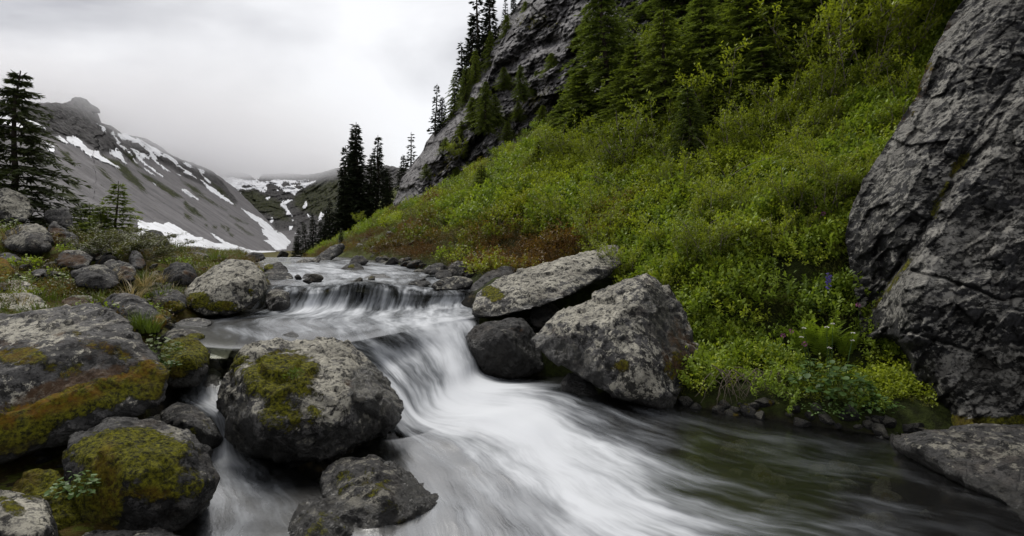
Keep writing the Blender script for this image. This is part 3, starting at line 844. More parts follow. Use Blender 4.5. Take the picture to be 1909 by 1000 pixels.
rock('boulder', 'flat topped grey rock between hemlock and green shrub', [[
    (78, 402, 10.6), (90, 388, 10.8), (125, 385, 10.8), (137, 414, 10.6), (136, 428, 10.4), (95, 422, 10.4)]], rough=0.5, lichen=0.3, tone=1.0)
rock('boulder', 'black mossy rock with rusty patches behind the round lichened boulder', [[
    (88, 425, 9.0), (100, 411, 9.2), (125, 428, 9.1), (148, 446, 9.0), (142, 464, 8.7), (112, 466, 8.7), (92, 448, 8.8)]],
    rough=0.9, lichen=0.25, tone=0.7, rust=[(105, 440, 20, 20, .9)], moss=[(105, 445, 15, 15, .5)])
rock('boulder', 'long mossy rock with a pale crest on the bank', [[
    (140, 458, 8.5), (155, 452, 8.6), (185, 461, 8.5), (210, 471, 8.4), (195, 486, 8.2), (148, 482, 8.2)]], rough=0.9, lichen=0.7, tone=0.8, rust=[(165, 475, 30, 10, .8)], pale=[(175, 460, 25, 6, .6)])
rock('boulder', 'brown mossy hummock of rock behind the yellow green plants', [[
    (105, 478, 7.6), (124, 464, 7.8), (150, 466, 7.8), (174, 481, 7.7), (168, 502, 7.4), (112, 500, 7.4)]], rough=0.7, lichen=0.4, tone=0.7, rust=[(130, 485, 40, 15, .9)], pale=[(145, 468, 18, 6, .6)])
rock('boulder', 'angular dark rock with a flat grey crown on the left bank', [[
    (130, 508, 6.7), (160, 496, 6.85), (190, 492, 6.9), (214, 508, 6.8), (224, 530, 6.6), (195, 542, 6.4), (145, 534, 6.4), (180, 515, 6.45)]],
    rough=0.7, lichen=0.3, tone=0.7, pale=[(180, 497, 22, 7, .5)])
ROCKS[-1]['label'] = 'angular dark rock with a flat pale crown amid leafy tufts'
rock('boulder', 'brown stained block behind the angular dark rock', [[
    (190, 490, 7.3), (214, 481, 7.4), (240, 489, 7.35), (255, 502, 7.25), (255, 524, 7.0), (225, 528, 6.95), (200, 508, 7.1)]], rough=0.6, lichen=0.4, tone=0.75, rust=[(235, 508, 20, 16, .8)])
rock('boulder', 'rusty pointed rock at the edge of the brown shrub', [[
    (240, 482, 8.1), (248, 466, 8.25), (260, 470, 8.25), (276, 495, 8.1), (260, 504, 7.9), (244, 500, 7.9)]], rough=0.6, lichen=0.3, tone=0.8, rust=[(262, 488, 12, 14, .8)])
rock('boulder', 'low rock with orange flanks sunk in the moss', [[
    (112, 562, 5.9), (140, 550, 6.05), (172, 552, 6.0), (190, 566, 5.9), (165, 582, 5.7), (120, 580, 5.7)]], rough=0.6, lichen=0.5, tone=0.8, rust=[(145, 565, 45, 14, .9)], pale=[(155, 553, 18, 5, .6)])
rock('boulder', 'long flat orange mossed rock behind the dark angular rock', [[
    (298, 490, 9.6), (314, 477, 9.8), (350, 477, 9.8), (378, 490, 9.6), (360, 502, 9.3), (305, 502, 9.3)]], rough=0.5, lichen=0.4, tone=0.8, rust=[(325, 488, 30, 10, .9)], moss=[(320, 490, 25, 9, .5)])
rock('boulder', 'small pale stone tucked behind the freckled boulder', [[
    (372, 508, 9.2), (382, 497, 9.3), (400, 498, 9.3), (404, 515, 9.1), (380, 520, 9.0)]], rough=0.5, lichen=0.3, tone=1.2)
rock('boulder', 'small brown stone leaning on the freckled boulder', [[
    (338, 536, 7.9), (350, 524, 8.0), (366, 520, 8.0), (372, 534, 7.9), (352, 552, 7.7), (340, 550, 7.7)]], rough=0.6, lichen=0.5, tone=0.8)
rock('boulder', 'flat stone awash at the edge of the calm pool', [[
    (320, 606, 6.5), (345, 596, 6.7), (372, 592, 6.75), (400, 600, 6.6), (385, 612, 6.3), (330, 614, 6.3)]], rough=0.4, lichen=0.3, tone=1.0, wetz=(0.6, 0.66))
rock('boulder', 'flat mossy ledge stone above the olive mossed boulder', [[
    (302, 624, 5.6), (325, 612, 5.8), (360, 612, 5.8), (384, 626, 5.6), (370, 640, 5.3), (310, 640, 5.3)]], rough=0.5, lichen=0.5, tone=0.8, moss=[(365, 628, 20, 8, .8)])
rock('boulder', 'grey rock with a moss rim below the brown block', [[
    (255, 585, 6.3), (275, 575, 6.4), (310, 580, 6.4), (325, 592, 6.3), (310, 606, 6.1), (260, 602, 6.1)]], rough=0.5, lichen=0.2, tone=0.6, moss=[(300, 583, 28, 10, 1.0)])
rock('boulder', 'tan flat stone lying in orange moss', [[
    (0, 473, 7.8), (12, 470, 7.9), (32, 476, 7.85), (46, 485, 7.7), (20, 492, 7.5), (-4, 486, 7.6)]], rough=0.4, lichen=0.3, tone=1.3)
rock('boulder', 'thin pale slab sunk in the orange moss', [[
    (55, 507, 6.9), (72, 500, 7.0), (92, 504, 6.95), (80, 514, 6.7), (58, 516, 6.7)]], rough=0.4, lichen=0.4, tone=1.3)
rock('boulder', 'small grey stone half under the pale crested rock shrub', [[
    (211, 432, 10.8), (222, 426, 10.9), (238, 432, 10.8), (236, 446, 10.6), (214, 446, 10.6)]], rough=0.5, lichen=0.4, tone=1.0)
ROCKS[-1]['label'] = 'small grey stone in low shrubs below the young conifer'
rock('boulder', 'orange mossed rock nose at the edge of the moss bank', [[
    (-60, 500, 6.6), (-10, 474, 6.9), (10, 488, 6.8), (28, 512, 6.6), (20, 530, 6.3), (-60, 530, 6.3)]], rough=0.6, lichen=0.0, tone=0.7, moss=[(0, 505, 50, 40, 1.2)], rust=[(0, 500, 50, 30, .8)])
# --- far stream
rock('boulder', 'long low slab at the head of the upper rapids', [[
    (488, 508, 10.6), (500, 504, 10.7), (525, 504, 10.7), (548, 515, 10.5), (548, 526, 10.2), (498, 526, 10.2)]], rough=0.5, lichen=0.4, tone=0.8, wetz=(.85, .97))
rock('boulder', 'moss topped rock behind the long low slab', [[
    (486, 500, 11.6), (506, 490, 11.8), (522, 487, 11.8), (538, 504, 11.6), (537, 512, 11.3), (496, 512, 11.3)]], rough=0.7, lichen=0.3, tone=0.75, moss=[(500, 497, 10, 6, .9)], wetz=(.95, 1.05))
rock('boulder', 'small pointed stone standing alone in the upper rapids', [[
    (560, 521, 10.4), (571, 508, 10.55), (582, 510, 10.55), (587, 523, 10.3), (575, 528, 10.2)]], rough=0.6, lichen=0.2, tone=0.6, wetz=(.9, 1.0))
rock('boulder', 'low dark rock midstream in the upper rapids', [[
    (673, 519, 10.4), (688, 511, 10.6), (715, 509, 10.6), (732, 520, 10.4), (720, 526, 10.2), (685, 526, 10.2)]], rough=0.6, lichen=0.1, tone=0.5, wetz=(.9, 1.05))
rock('boulder', 'moss flecked rock at the head of the rapids', [[
    (633, 503, 12.2), (648, 491, 12.4), (668, 489, 12.4), (682, 501, 12.2), (670, 508, 12.0), (640, 508, 12.0)]], rough=0.6, lichen=0.2, tone=0.65, moss=[(655, 497, 10, 5, .6)], wetz=(.95, 1.05))
rock('rock_outcrop', 'long slanted grey outcrop rising from the far bank', [[
    (580, 492, 15.0), (598, 472, 15.4), (624, 455, 15.8), (644, 451, 16.0), (646, 464, 15.9), (618, 482, 15.3), (602, 499, 14.8), (585, 500, 14.7)]], rough=0.7, lichen=0.4, tone=0.9, cat='rock')
rock('boulder', 'dark rounded rock alone in the meadow above the outcrop', [[
    (665, 457, 20.0), (673, 445, 20.4), (688, 443, 20.4), (701, 454, 20.2), (697, 465, 19.8), (670, 465, 19.8)]], rough=0.7, lichen=0.1, tone=0.55)
rock('boulder', 'flat slanting slab at the foot of the meadow', [[
    (688, 478, 15.6), (704, 466, 15.9), (725, 458, 16.2), (724, 468, 16.0), (706, 482, 15.4), (692, 484, 15.3)]], rough=0.6, lichen=0.4, tone=0.8)
rock('boulder', 'narrow rock propped beside the slanting slab', [[
    (733, 480, 14.8), (738, 468, 15.0), (748, 463, 15.1), (753, 476, 14.9), (745, 486, 14.6)]], rough=0.7, lichen=0.3, tone=0.8)
for i, (lab, pts, d, kw) in enumerate([
    ('grey rock among the clustered stones on the rapids bank, slab shaped', [(786, 508), (799, 495), (825, 489), (832, 498), (822, 513), (795, 514)], 11.0, dict(lichen=.4)),
    ('tallest rock of the cluster on the rapids bank, tilted and grey', [(831, 506), (840, 490), (855, 484), (869, 490), (870, 512), (850, 518)], 10.2, dict(lichen=.5)),
    ('rounded wet stone in front of the tall clustered rock', [(808, 514), (820, 504), (838, 502), (846, 512), (840, 522), (812, 522)], 9.6, dict(lichen=.2, tone=.6)),
    ('low broad speckled slab at the water below the clustered rocks', [(803, 532), (830, 518), (860, 514), (882, 520), (880, 536), (840, 542), (810, 540)], 9.0, dict(lichen=.6, tone=.8)),
    ('dark stone tucked under the shrubs by the clustered rocks', [(866, 500), (876, 487), (893, 486), (900, 500), (885, 510), (868, 510)], 10.4, dict(tone=.5)),
    ('pale knobby rock peeking from the shrubs over the rapids', [(878, 478), (886, 469), (898, 468), (903, 478), (892, 486), (880, 485)], 11.4, dict(lichen=.5)),
    ('low wet stone at the tail of the rapids', [(760, 530), (775, 522), (800, 522), (806, 532), (780, 538)], 9.4, dict(tone=.5)),
    ('mossy rock at the foot of the slanting slab', [(648, 490), (660, 476), (678, 478), (690, 488), (676, 496), (652, 497)], 13.4, dict(lichen=.3)),
    ('pale flat log shaped slab lying near the stream head', [(545, 494), (560, 484), (595, 482), (600, 488), (575, 497), (550, 499)], 14.0, dict(lichen=.5, tone=1.3)),
    ('smooth brown rock at the stream head before the snowfield', [(450, 487), (458, 475), (475, 470), (490, 471), (497, 484), (470, 492)], 13.6, dict(lichen=.2, tone=.9)),
    ('low rock between the stream head and the freckled boulder', [(385, 488), (398, 480), (425, 480), (438, 488), (420, 496), (390, 496)], 11.6, dict(lichen=.4)),
    ('grey rock in grass behind the freckled boulder', [(340, 476), (352, 470), (380, 471), (392, 479), (370, 488), (345, 486)], 11.0, dict(lichen=.4, tone=.8)),
]):
    kw = dict(dict(lichen=.3, tone=.75), **kw)
    rock('boulder', lab, [flat(pts, d - 0.3, d)], rough=0.7, **kw)
# --- right bank
rock('boulder', 'bluish rounded rock tucked behind the long sloping slab', [[
    (866, 558, 8.6), (880, 530, 8.8), (910, 506, 9.0), (940, 497, 9.1), (968, 500, 9.1), (958, 530, 8.7), (905, 562, 8.4), (868, 570, 8.4)]], rough=0.5, lichen=0.2, tone=0.9, wetz=(.65, .78))
rock('boulder', 'long pale sloping slab boulder with a yellow moss patch by the fall', [[
    (878, 580, 7.35), (895, 545, 7.6), (950, 511, 7.9), (1000, 495, 8.1), (1060, 488, 8.2), (1092, 469, 8.5), (1140, 458, 8.7), (1168, 458, 8.8), (1160, 492, 8.2), (1104, 522, 7.6),
    (1060, 552, 7.2), (1000, 574, 7.05), (940, 590, 7.0), (908, 594, 7.0), (882, 592, 7.1), (960, 545, 7.3), (1060, 515, 7.6)]],
    back=0.28, rough=0.5, lichen=0.75, tone=1.12, sm=5, chips=5, wet=[(1020, 575, 130, 18, 1.0, -15)], moss=[(918, 548, 26, 16, .85, 20)], pale=[(1040, 500, 120, 25, .3, -18)], wetz=(0.62, 0.72))
rock('boulder', 'squat wet brown boulder at the right edge of the waterfall', [[
    (868, 625, 6.6), (885, 606, 6.75), (930, 590, 6.9), (965, 587, 6.95), (990, 603, 6.9), (1004, 640, 6.75), (1010, 690, 6.45), (960, 706, 6.35), (905, 700, 6.35), (884, 665, 6.4), (940, 630, 6.3)]],
    back=0.5, rough=0.8, lichen=0.2, tone=0.55, wetz=(0.1, 0.75), rust=[(940, 620, 50, 20, .4)])
ROCKS[-1]['label'] = 'squat wet brown boulder squeezed between waterfall and ridged boulder'
rock('boulder', 'large ridged angular boulder with a rusty mossy flank on the bank', [[
    (994, 636, 6.1), (1020, 596, 6.3), (1060, 575, 6.4), (1120, 550, 6.45), (1160, 526, 6.5), (1203, 509, 6.5), (1221, 514, 6.5), (1262, 560, 6.3), (1290, 620, 6.0), (1302, 662, 5.85),
    (1285, 705, 5.6), (1256, 756, 5.3), (1220, 762, 5.2), (1150, 740, 5.3), (1085, 700, 5.5), (1040, 668, 5.8), (1002, 650, 6.0), (1135, 612, 5.55), (1190, 690, 5.15), (1195, 545, 6.0), (1080, 610, 5.75)]],
    back=0.3, rough=0.75, lichen=0.75, tone=1.05, sm=5, wetz=(0.0, 0.2), chips=5, wet=[(1060, 670, 90, 30, 1.0, 30), (1240, 600, 40, 90, .6, -20)],
    rust=[(1265, 650, 40, 70, .75), (1225, 700, 30, 40, .35)], moss=[(1270, 690, 40, 40, .55), (1155, 685, 22, 18, .6)], pale=[(1190, 720, 50, 35, .75), (1090, 590, 70, 30, .25), (1130, 570, 50, 25, .3)])
rock('boulder', 'black wet stone at the foot of the ridged boulder', [[
    (1042, 715, 6.0), (1062, 692, 6.1), (1098, 702, 6.0), (1115, 735, 5.7), (1100, 752, 5.5), (1055, 745, 5.6)]], rough=0.8, lichen=0.05, tone=0.45, wetz=(0, .5))
rock('boulder', 'dark stone in shadow under the pale sloping slab', [[
    (985, 575, 7.6), (1010, 566, 7.7), (1035, 572, 7.6), (1040, 605, 7.3), (1010, 615, 7.2), (988, 605, 7.3)]], rough=0.7, lichen=0.1, tone=0.5)
rock('boulder', 'low dark shore rock beside the ridged boulder', [[
    (1262, 752, 5.6), (1290, 737, 5.8), (1335, 738, 5.8), (1352, 760, 5.6), (1340, 782, 5.2), (1275, 780, 5.2)]], rough=0.7, lichen=0.15, tone=0.55, wetz=(.0, .15))
rock('boulder', 'flat pitted shore rock below the dry roots', [[
    (1385, 752, 5.5), (1420, 738, 5.7), (1465, 746, 5.6), (1495, 775, 5.3), (1480, 795, 5.0), (1400, 785, 5.1)]], rough=0.6, lichen=0.45, tone=0.7, wetz=(.0, .12))
rock('boulder', 'small brown stone under the leafy plant clump', [[
    (1565, 778, 4.95), (1580, 762, 5.05), (1600, 764, 5.05), (1606, 790, 4.85), (1580, 800, 4.75)]], rough=0.7, lichen=0.1, tone=0.6, rust=[(1585, 780, 20, 20, .5)])
rock('boulder', 'low pebbly rock between leafy clump and the bank shelf', [[
    (1610, 795, 4.8), (1640, 782, 4.95), (1700, 785, 4.9), (1730, 805, 4.7), (1700, 830, 4.4), (1640, 822, 4.5)]], rough=1.0, lichen=0.4, tone=0.7, wetz=(0, .1))
rock('rock_shelf', 'broad tan rock shelf at the water under the great rock wall', [[
    (1640, 812, 4.5), (1690, 803, 4.45), (1760, 797, 4.4), (1830, 793, 4.38), (1909, 788, 4.38), (2020, 790, 4.3), (2080, 1010, 2.95), (1960, 985, 3.1), (1909, 935, 3.35), (1840, 893, 3.65), (1760, 853, 4.0), (1700, 828, 4.3), (1830, 838, 3.95), (1909, 865, 3.6), (1700, 870, 4.3), (1909, 985, 3.35)]],
    back=0.1, rough=0.5, lichen=0.35, tone=0.62, wetz=(-.02, .12), pale=[(1830, 830, 90, 30, .2)], cat='rock')
build_rocks()
# ------------------------------------------------------------------ far mountains, snow, cloud
def mountain_material(name, scree):
    m = NT(name)
    fl = m.attr('fallline').outputs['Vector']
    tc = m.n('ShaderNodeTexCoord').outputs['Object']
    dark = m.attr('dark').outputs['Fac']
    green = m.attr('green').outputs['Fac']
    s1 = m.noise(m.vec(fl, scale=(0.05, 0.006, 1.0)), 1.0, 6.0, 0.62, 0.3)
    s2 = m.noise(m.vec(fl, scale=(0.16, 0.014, 1.0)), 1.0, 5.0, 0.65)
    n1 = m.noise(tc, 0.05, 6.0, 0.65)
    n2 = m.noise(tc, 0.22, 6.0, 0.7)
    n3 = m.noise(tc, 0.9, 3.0, 0.7)
    col = m.mix(m.ss(m.math('ADD', m.math('MULTIPLY', s1, 0.55), m.math('MULTIPLY', n1, 0.45)), 0.36, 0.64), tuple(c * 0.72 for c in scree), tuple(c * 1.22 for c in scree))
    col = m.mix(m.math('MULTIPLY', m.ss(s2, 0.5, 0.7), 0.2), col, tuple(c * 0.6 for c in scree))
    col = m.mix(m.math('MULTIPLY', m.ss(n3, 0.52, 0.68), 0.25), col, (0.30, 0.28, 0.27))
    rk = m.mix(m.ss(n2, 0.38, 0.62), (0.035, 0.033, 0.033), (0.125, 0.12, 0.118))
    dm = m.ss(m.math('ADD', dark, m.math('MULTIPLY', m.math('SUBTRACT', n2, 0.5), 0.9)), 0.35, 0.65)
    col = m.mix(dm, col, rk)
    gn = m.math('ADD', green, m.math('MULTIPLY', m.math('SUBTRACT', m.noise(m.vec(fl, scale=(0.30, 0.08, 1.0)), 1.0, 9.0, 0.8), 0.5), 5.5))
    gm = m.ss(gn, 0.45, 0.60)
    col = m.mix(gm, col, m.mix(m.ss(n2, 0.4, 0.62), (0.016, 0.022, 0.008), (0.055, 0.060, 0.014)))
    h = m.math('ADD', m.math('MULTIPLY', n2, 1.0), m.math('MULTIPLY', m.math('MULTIPLY', n1, dark), 3.0))
    return m.surf(m.principled(Base_Color=col, Roughness=0.95, Specular_IOR_Level=0.1, Normal=m.bump(h, 0.8, 3.0)))
M_SCREE = mountain_material('scree_slope', (0.190, 0.182, 0.184))

def snow_material():
    m = NT('old_snow')
    tc = m.n('ShaderNodeTexCoord').outputs['Object']
    n = m.noise(tc, 0.05, 6.0, 0.65)
    col = m.mix(m.ss(n, 0.42, 0.7), (0.86, 0.87, 0.89), (0.66, 0.66, 0.67))
    return m.surf(m.principled(Base_Color=col, Roughness=0.7, Specular_IOR_Level=0.2, Normal=m.bump(n, 0.3, 1.0)))
M_SNOW = snow_material()

def z1(pts): return [(80 + x / 5.0, 170 + y / 5.0) for x, y in pts]
def z2(pts): return [(340 + x / 5.0, 290 + y / 5.0) for x, y in pts]

def far_slope(name, xs, top, bottom, nrow, depth, fallline, masks, snow, rough, label):
    """a mountain side sampled along sight lines, its depth taken from a sloping plane; the crest falls away behind"""
    nx = len(xs)
    yt = np.interp(xs, [p[0] for p in top], [p[1] for p in top])
    jag = fbm(np.stack([xs * 0.11, 0 * xs, 0 * xs], 1), 4, 40) * 3.0
    yt = yt + jag
    t = np.linspace(0, 1, nrow)[:, None]
    PX = np.repeat(xs[None, :], nrow, 0)
    PY = yt[None, :] * (1 - t) + bottom * t
    D = depth(PX, PY)
    V = np.stack([(PX - CX) / F * D, D, CZ + (HY - PY) / F * D], -1)
    q = V.reshape(-1, 3)
    dark = masks['dark'](PX, PY)
    rel = ((ridged(q * 0.012, 4, 60) * 7.0 + fbm(q * 0.045, 4, 62) * 3.5).reshape(PX.shape)) * (0.28 + dark) * rough
    rel = rel * sstep(0, 0.05, t)
    fc_ = (facets(q * 0.03, 65, 5.0, 7.0) + facets(q * 0.085, 66, 1.8, 2.8)).reshape(PX.shape) * dark * sstep(0, 0.05, t)
    fq = fallline(q); gul = (ridged(np.stack([fq[:, 0] * 0.028, fq[:, 1] * 0.004, 0 * fq[:, 0]], 1), 4, 68) * 5.0).reshape(PX.shape) * sstep(0, 0.08, t) * sstep(1.0, 0.8, t) * rough
    V[..., 1] += gul
    V[..., 1] += rel * 1.6 + fc_ * rough
    V[..., 2] += rel * 0.35
    # a few rows behind the crest so that the mountain is solid
    back = [V[0] + np.array([0, 15.0 * k, -9.0 * k * k]) for k in (4, 3, 2, 1)]
    VV = np.concatenate([np.stack(back), V], 0)
    me = mesh_np(name, VV.reshape(-1, 3), grid_faces(nx, nrow + 4)[:, ::-1].copy())
    pad = lambda a: np.concatenate([np.repeat(a[:1], 4, 0), a], 0).ravel()
    attr(me, 'dark', pad(dark))
    attr(me, 'green', pad(masks['green'](PX, PY)))
    vattr(me, 'fallline', fallline(VV.reshape(-1, 3)))
    smooth(me)
    o = tag(link(name, me, M_SCREE), label, None, None, 'structure')
    # snow lies on the slope in patches of its own
    wn_ = np.stack([PX * 0.16, PY * 0.16, 0 * PX], -1).reshape(-1, 3)
    wx = (fbm(wn_, 4, 71) * 4.0).reshape(PX.shape)
    wy = (fbm(wn_, 4, 72) * 3.0).reshape(PX.shape)
    fc = grid_faces(nx, nrow)
    for poly, holes in snow:
        msk = inpoly(PX + wx * 0.7, PY + wy * 0.7, poly)
        for hx, hy, hrx, hry in holes:
            msk &= np.hypot((PX + wx - hx) / hrx, (PY + wy - hy) / hry) > 1
        mv = msk.ravel()
        sel = fc[mv[fc].sum(1) >= 3]
        if len(sel) < 3:
            continue
        idx = np.unique(sel)
        mp = np.full(nx * nrow, -1)
        mp[idx] = np.arange(len(idx))
        sv = V.reshape(-1, 3)[idx].copy()
        inner = mv[idx]
        sv[:, 2] += np.where(inner, 1.6, -0.6)
        sv[:, 1] -= np.where(inner, 1.2, -0.6)
        sme = mesh_np('snow_patch', sv, mp[sel][:, ::-1].copy())
        smooth(sme)
        link('snow_patch', sme, M_SNOW, o)
    return o

def soft(polys, wid):
    def f(px, py):
        o = np.zeros(px.shape)
        for poly in polys:
            poly = np.array(poly, float)
            x0, y0 = poly.min(0) - wid - 1; x1, y1 = poly.max(0) + wid + 1
            sel = (px > x0) & (px < x1) & (py > y0) & (py < y1)
            if not sel.any(): continue
            a, b = px[sel], py[sel]
            d = polydist(a, b, poly) * np.where(inpoly(a, b, poly), 1, -1)
            o[sel] = np.maximum(o[sel], sstep(-wid, wid, d))
        return o
    return f

# left scree slope: a plane rising 35 degrees from a foot line that runs up the valley
_A, _B = np.array([-201.0, 250.0]), np.array([-400.0, 1000.0])
_u = (_B - _A) / np.linalg.norm(_B - _A)
_n = np.array([-_u[1], _u[0]])
def scree_depth(px, py):
    k = (px - CX) / F
    s = (HY - py) / F
    a = _n[0] * k + _n[1]
    c = -(_n @ _A)
    t = (-6.0 - CZ + 0.70 * c) / np.minimum(s - 0.70 * a, -1e-4)
    t = np.clip(t, 150, 3000)
    tm = np.interp(px, [-140, 60, 180, 260, 330, 400, 480, 640], [560, 640, 730, 960, 1250, 1600, 2000, 2400])
    return (t ** -5.0 + tm ** -5.0) ** -0.2
def scree_fl(v):
    h = v[:, :2] - _A
    return np.stack([h @ _u, (h @ _n) * 1.22, 0 * h[:, 0]], -1)

LEFT_TOP = [(-140, 205), (40, 195), (80, 192), (104, 191), (118, 193), (132, 188), (134, 183), (150, 181), (162, 186), (169, 200), (172, 222), (184, 228), (208, 235), (228, 250), (250, 254), (272, 258),
            (300, 274), (316, 287), (336, 297), (364, 306), (390, 316), (410, 330), (440, 352), (480, 392), (520, 432), (560, 455), (600, 470), (640, 478)]
SNOW_L = [
    (z1([(95, 440), (150, 428), (195, 455), (215, 495), (200, 500), (150, 485)]), []),
    (z1([(205, 440), (240, 425), (310, 440), (340, 465), (355, 500), (400, 545), (450, 565), (505, 572), (500, 605), (560, 635), (600, 665), (650, 700), (700, 728), (660, 722), (600, 690), (535, 670), (480, 640), (420, 615), (370, 570), (320, 535), (250, 500), (212, 470)]), []),
    (z1([(560, 545), (620, 560), (640, 548), (690, 590), (715, 620), (765, 695), (730, 675), (690, 640), (650, 625), (610, 600)]), []),
    (z1([(465, 308), (495, 330), (535, 375), (525, 392), (488, 360)]), []),
    (z1([(548, 375), (570, 362), (610, 385), (655, 430), (640, 450), (620, 455), (650, 490), (700, 530), (760, 568), (780, 602), (740, 580), (690, 546), (640, 505), (600, 455), (560, 412)]), []),
    (z1([(580, 340), (700, 400), (745, 408), (700, 330), (660, 300), (720, 320), (770, 365), (800, 420), (850, 458), (880, 440), (960, 495), (1040, 540), (1100, 580), (1190, 640), (1290, 720), (1370, 770), (1412, 826), (1330, 765), (1250, 715), (1190, 672), (1110, 616), (1062, 580), (1115, 640), (1040, 610), (975, 576), (1050, 660), (1130, 720), (1212, 772), (1130, 735), (1060, 686), (1000, 636), (960, 595), (900, 550), (830, 500), (740, 446), (705, 458), (640, 404)]), []),
    (z1([(765, 528), (830, 563), (900, 588), (960, 608), (970, 640), (925, 630), (930, 660), (980, 698), (1040, 742), (1135, 823), (1060, 779), (1000, 735), (950, 704), (900, 664), (840, 614), (800, 584)]), []),
    (z1([(780, 598), (830, 645), (880, 688), (850, 675), (800, 634)]), []),
    (z1([(930, 718), (1000, 762), (1055, 806), (1000, 784), (940, 740)]), []),
    (z1([(1298, 918), (1360, 950), (1415, 1000), (1350, 980)]), []),
    (z1([(1180, 618), (1250, 656), (1330, 712), (1394, 735), (1330, 700), (1270, 664), (1230, 650)]), []),
    (z1([(1000, 853), (1062, 888), (1030, 890)]), []),
    (z1([(1200, 745), (1290, 798), (1240, 780)]), []),
    (z2([(0, 66), (60, 100), (97, 130), (60, 122), (0, 88)]), []),
    (z2([(-10, 130), (60, 175), (110, 225), (60, 205), (-10, 165)]), []),
    (z2([(-10, 318), (60, 356), (152, 420), (90, 400), (-10, 338)]), []),
    (z2([(118, 130), (180, 148), (190, 200), (230, 240), (252, 278), (200, 244), (160, 194)]), []),
    (z2([(140, 223), (200, 266), (290, 326), (350, 366), (420, 416), (467, 465), (400, 434), (330, 389), (250, 339), (180, 276)]), []),
    (z2([(522, 488), (600, 526), (700, 576), (790, 634), (840, 690), (915, 740), (870, 720), (960, 718), (1012, 770), (1000, 830), (960, 880), (860, 895), (800, 835), (750, 800), (797, 797), (718, 692), (757, 697), (700, 636), (620, 576)]), []),
    (z2([(-440, 620), (-340, 650), (-270, 640), (-200, 665), (-150, 630), (-120, 650), (0, 710), (60, 735), (130, 770), (220, 800), (300, 830), (362, 842), (232, 732), (300, 768), (380, 812), (480, 852), (600, 888), (700, 905), (860, 900), (860, 990), (-440, 990)]), [(344, 451, 4, 2)]),
    ([(-60, 215), (20, 222), (50, 232), (64, 240), (40, 242), (0, 236), (-60, 232)], []),
    ([(80, 268), (96, 276), (98, 288), (84, 284)], []),
]
GREEN_L = [z1([(510, 585), (600, 625), (690, 645), (760, 705), (800, 760), (900, 860), (942, 955), (880, 920), (820, 870), (740, 800), (680, 740), (620, 690), (540, 640)]),
           z1([(860, 740), (980, 790), (1080, 850), (1200, 920), (1290, 1000), (1200, 992), (1080, 905), (900, 790)]),
           z1([(200, 790), (270, 840), (350, 942), (280, 905), (220, 850)]), z1([(690, 560), (800, 600), (900, 720), (850, 700), (760, 620)]),
           z1([(100, 540), (200, 570), (260, 680), (180, 620)]), z1([(470, 690), (540, 730), (650, 860), (560, 800)]), z1([(80, 880), (160, 880), (270, 1000), (180, 990)]),
           z1([(1280, 830), (1420, 900), (1500, 980), (1380, 930)]),
           z2([(0, 415), (60, 475), (100, 487), (212, 605), (150, 575), (60, 535), (0, 485)]), z2([(0, 530), (60, 570), (107, 628), (40, 600), (0, 582)]),
           z2([(485, 638), (560, 688), (652, 752), (600, 734), (520, 676)]), z2([(280, 655), (310, 660), (305, 690), (280, 685)]), z2([(340, 640), (385, 665), (380, 690), (345, 665)]),
           z2([(395, 670), (425, 680), (420, 715), (398, 708)]), z2([(420, 715), (465, 745), (455, 762), (425, 742)]), z2([(195, 640), (220, 640), (215, 665), (198, 662)]),
           z2([(230, 240), (330, 310), (420, 400), (480, 470), (400, 420), (300, 330)]), z2([(60, 320), (210, 390), (330, 470), (400, 510), (250, 440), (120, 370)]),
           z2([(430, 560), (520, 600), (600, 640), (500, 610)])]
DARK_L = [z1([(-700, 90), (0, 130), (250, 70), (345, 60), (420, 80), (470, 200), (700, 330), (1000, 540), (1300, 630), (1500, 720), (1500, 900), (1300, 800), (1150, 700), (1000, 640), (900, 600), (760, 640), (640, 560), (480, 560), (350, 460), (210, 420), (0, 390), (-700, 400)]),
          z2([(0, 20), (250, 120), (300, 180), (420, 320), (520, 470), (440, 430), (260, 300), (100, 200), (0, 150)])]
_dk = soft(DARK_L, 8.0)
far_slope('mountain', np.arange(-140, 641, 1.15), LEFT_TOP, 486.0, 250, scree_depth, scree_fl,
          dict(dark=_dk, green=soft(GREEN_L, 5.0)), SNOW_L, 1.0, 'steep grey scree mountainside with snow streaks and a dark crag')

# upper snowfield behind the ridge, climbing into the cloud
def upper_depth(px, py):
    base = np.interp(px, [-200, 160, 300, 400, 480, 560], [760, 800, 1150, 2050, 2250, 2300])
    return base + np.maximum(340 - py, 0) * 2.2 * np.interp(px, [160, 480], [1, 1.6])
zero = lambda px, py: np.zeros(px.shape)
far_slope('upper_snowfield', np.arange(-60, 520, 4.0), [(-60, 165), (60, 165), (170, 180), (230, 204), (300, 228), (400, 278), (480, 302), (520, 310)], 352.0, 40, upper_depth,
          lambda v: v, dict(dark=lambda px, py: np.full(px.shape, 0.7), green=zero),
          [([(176, 150), (176, 214), (230, 255), (300, 276), (340, 300), (400, 322), (430, 345), (520, 345), (520, 150)], [(222, 236, 16, 7), (262, 252, 14, 5), (372, 290, 14, 4)])], 0.6,
          'snowfield above the scree ridge fading up into low cloud')

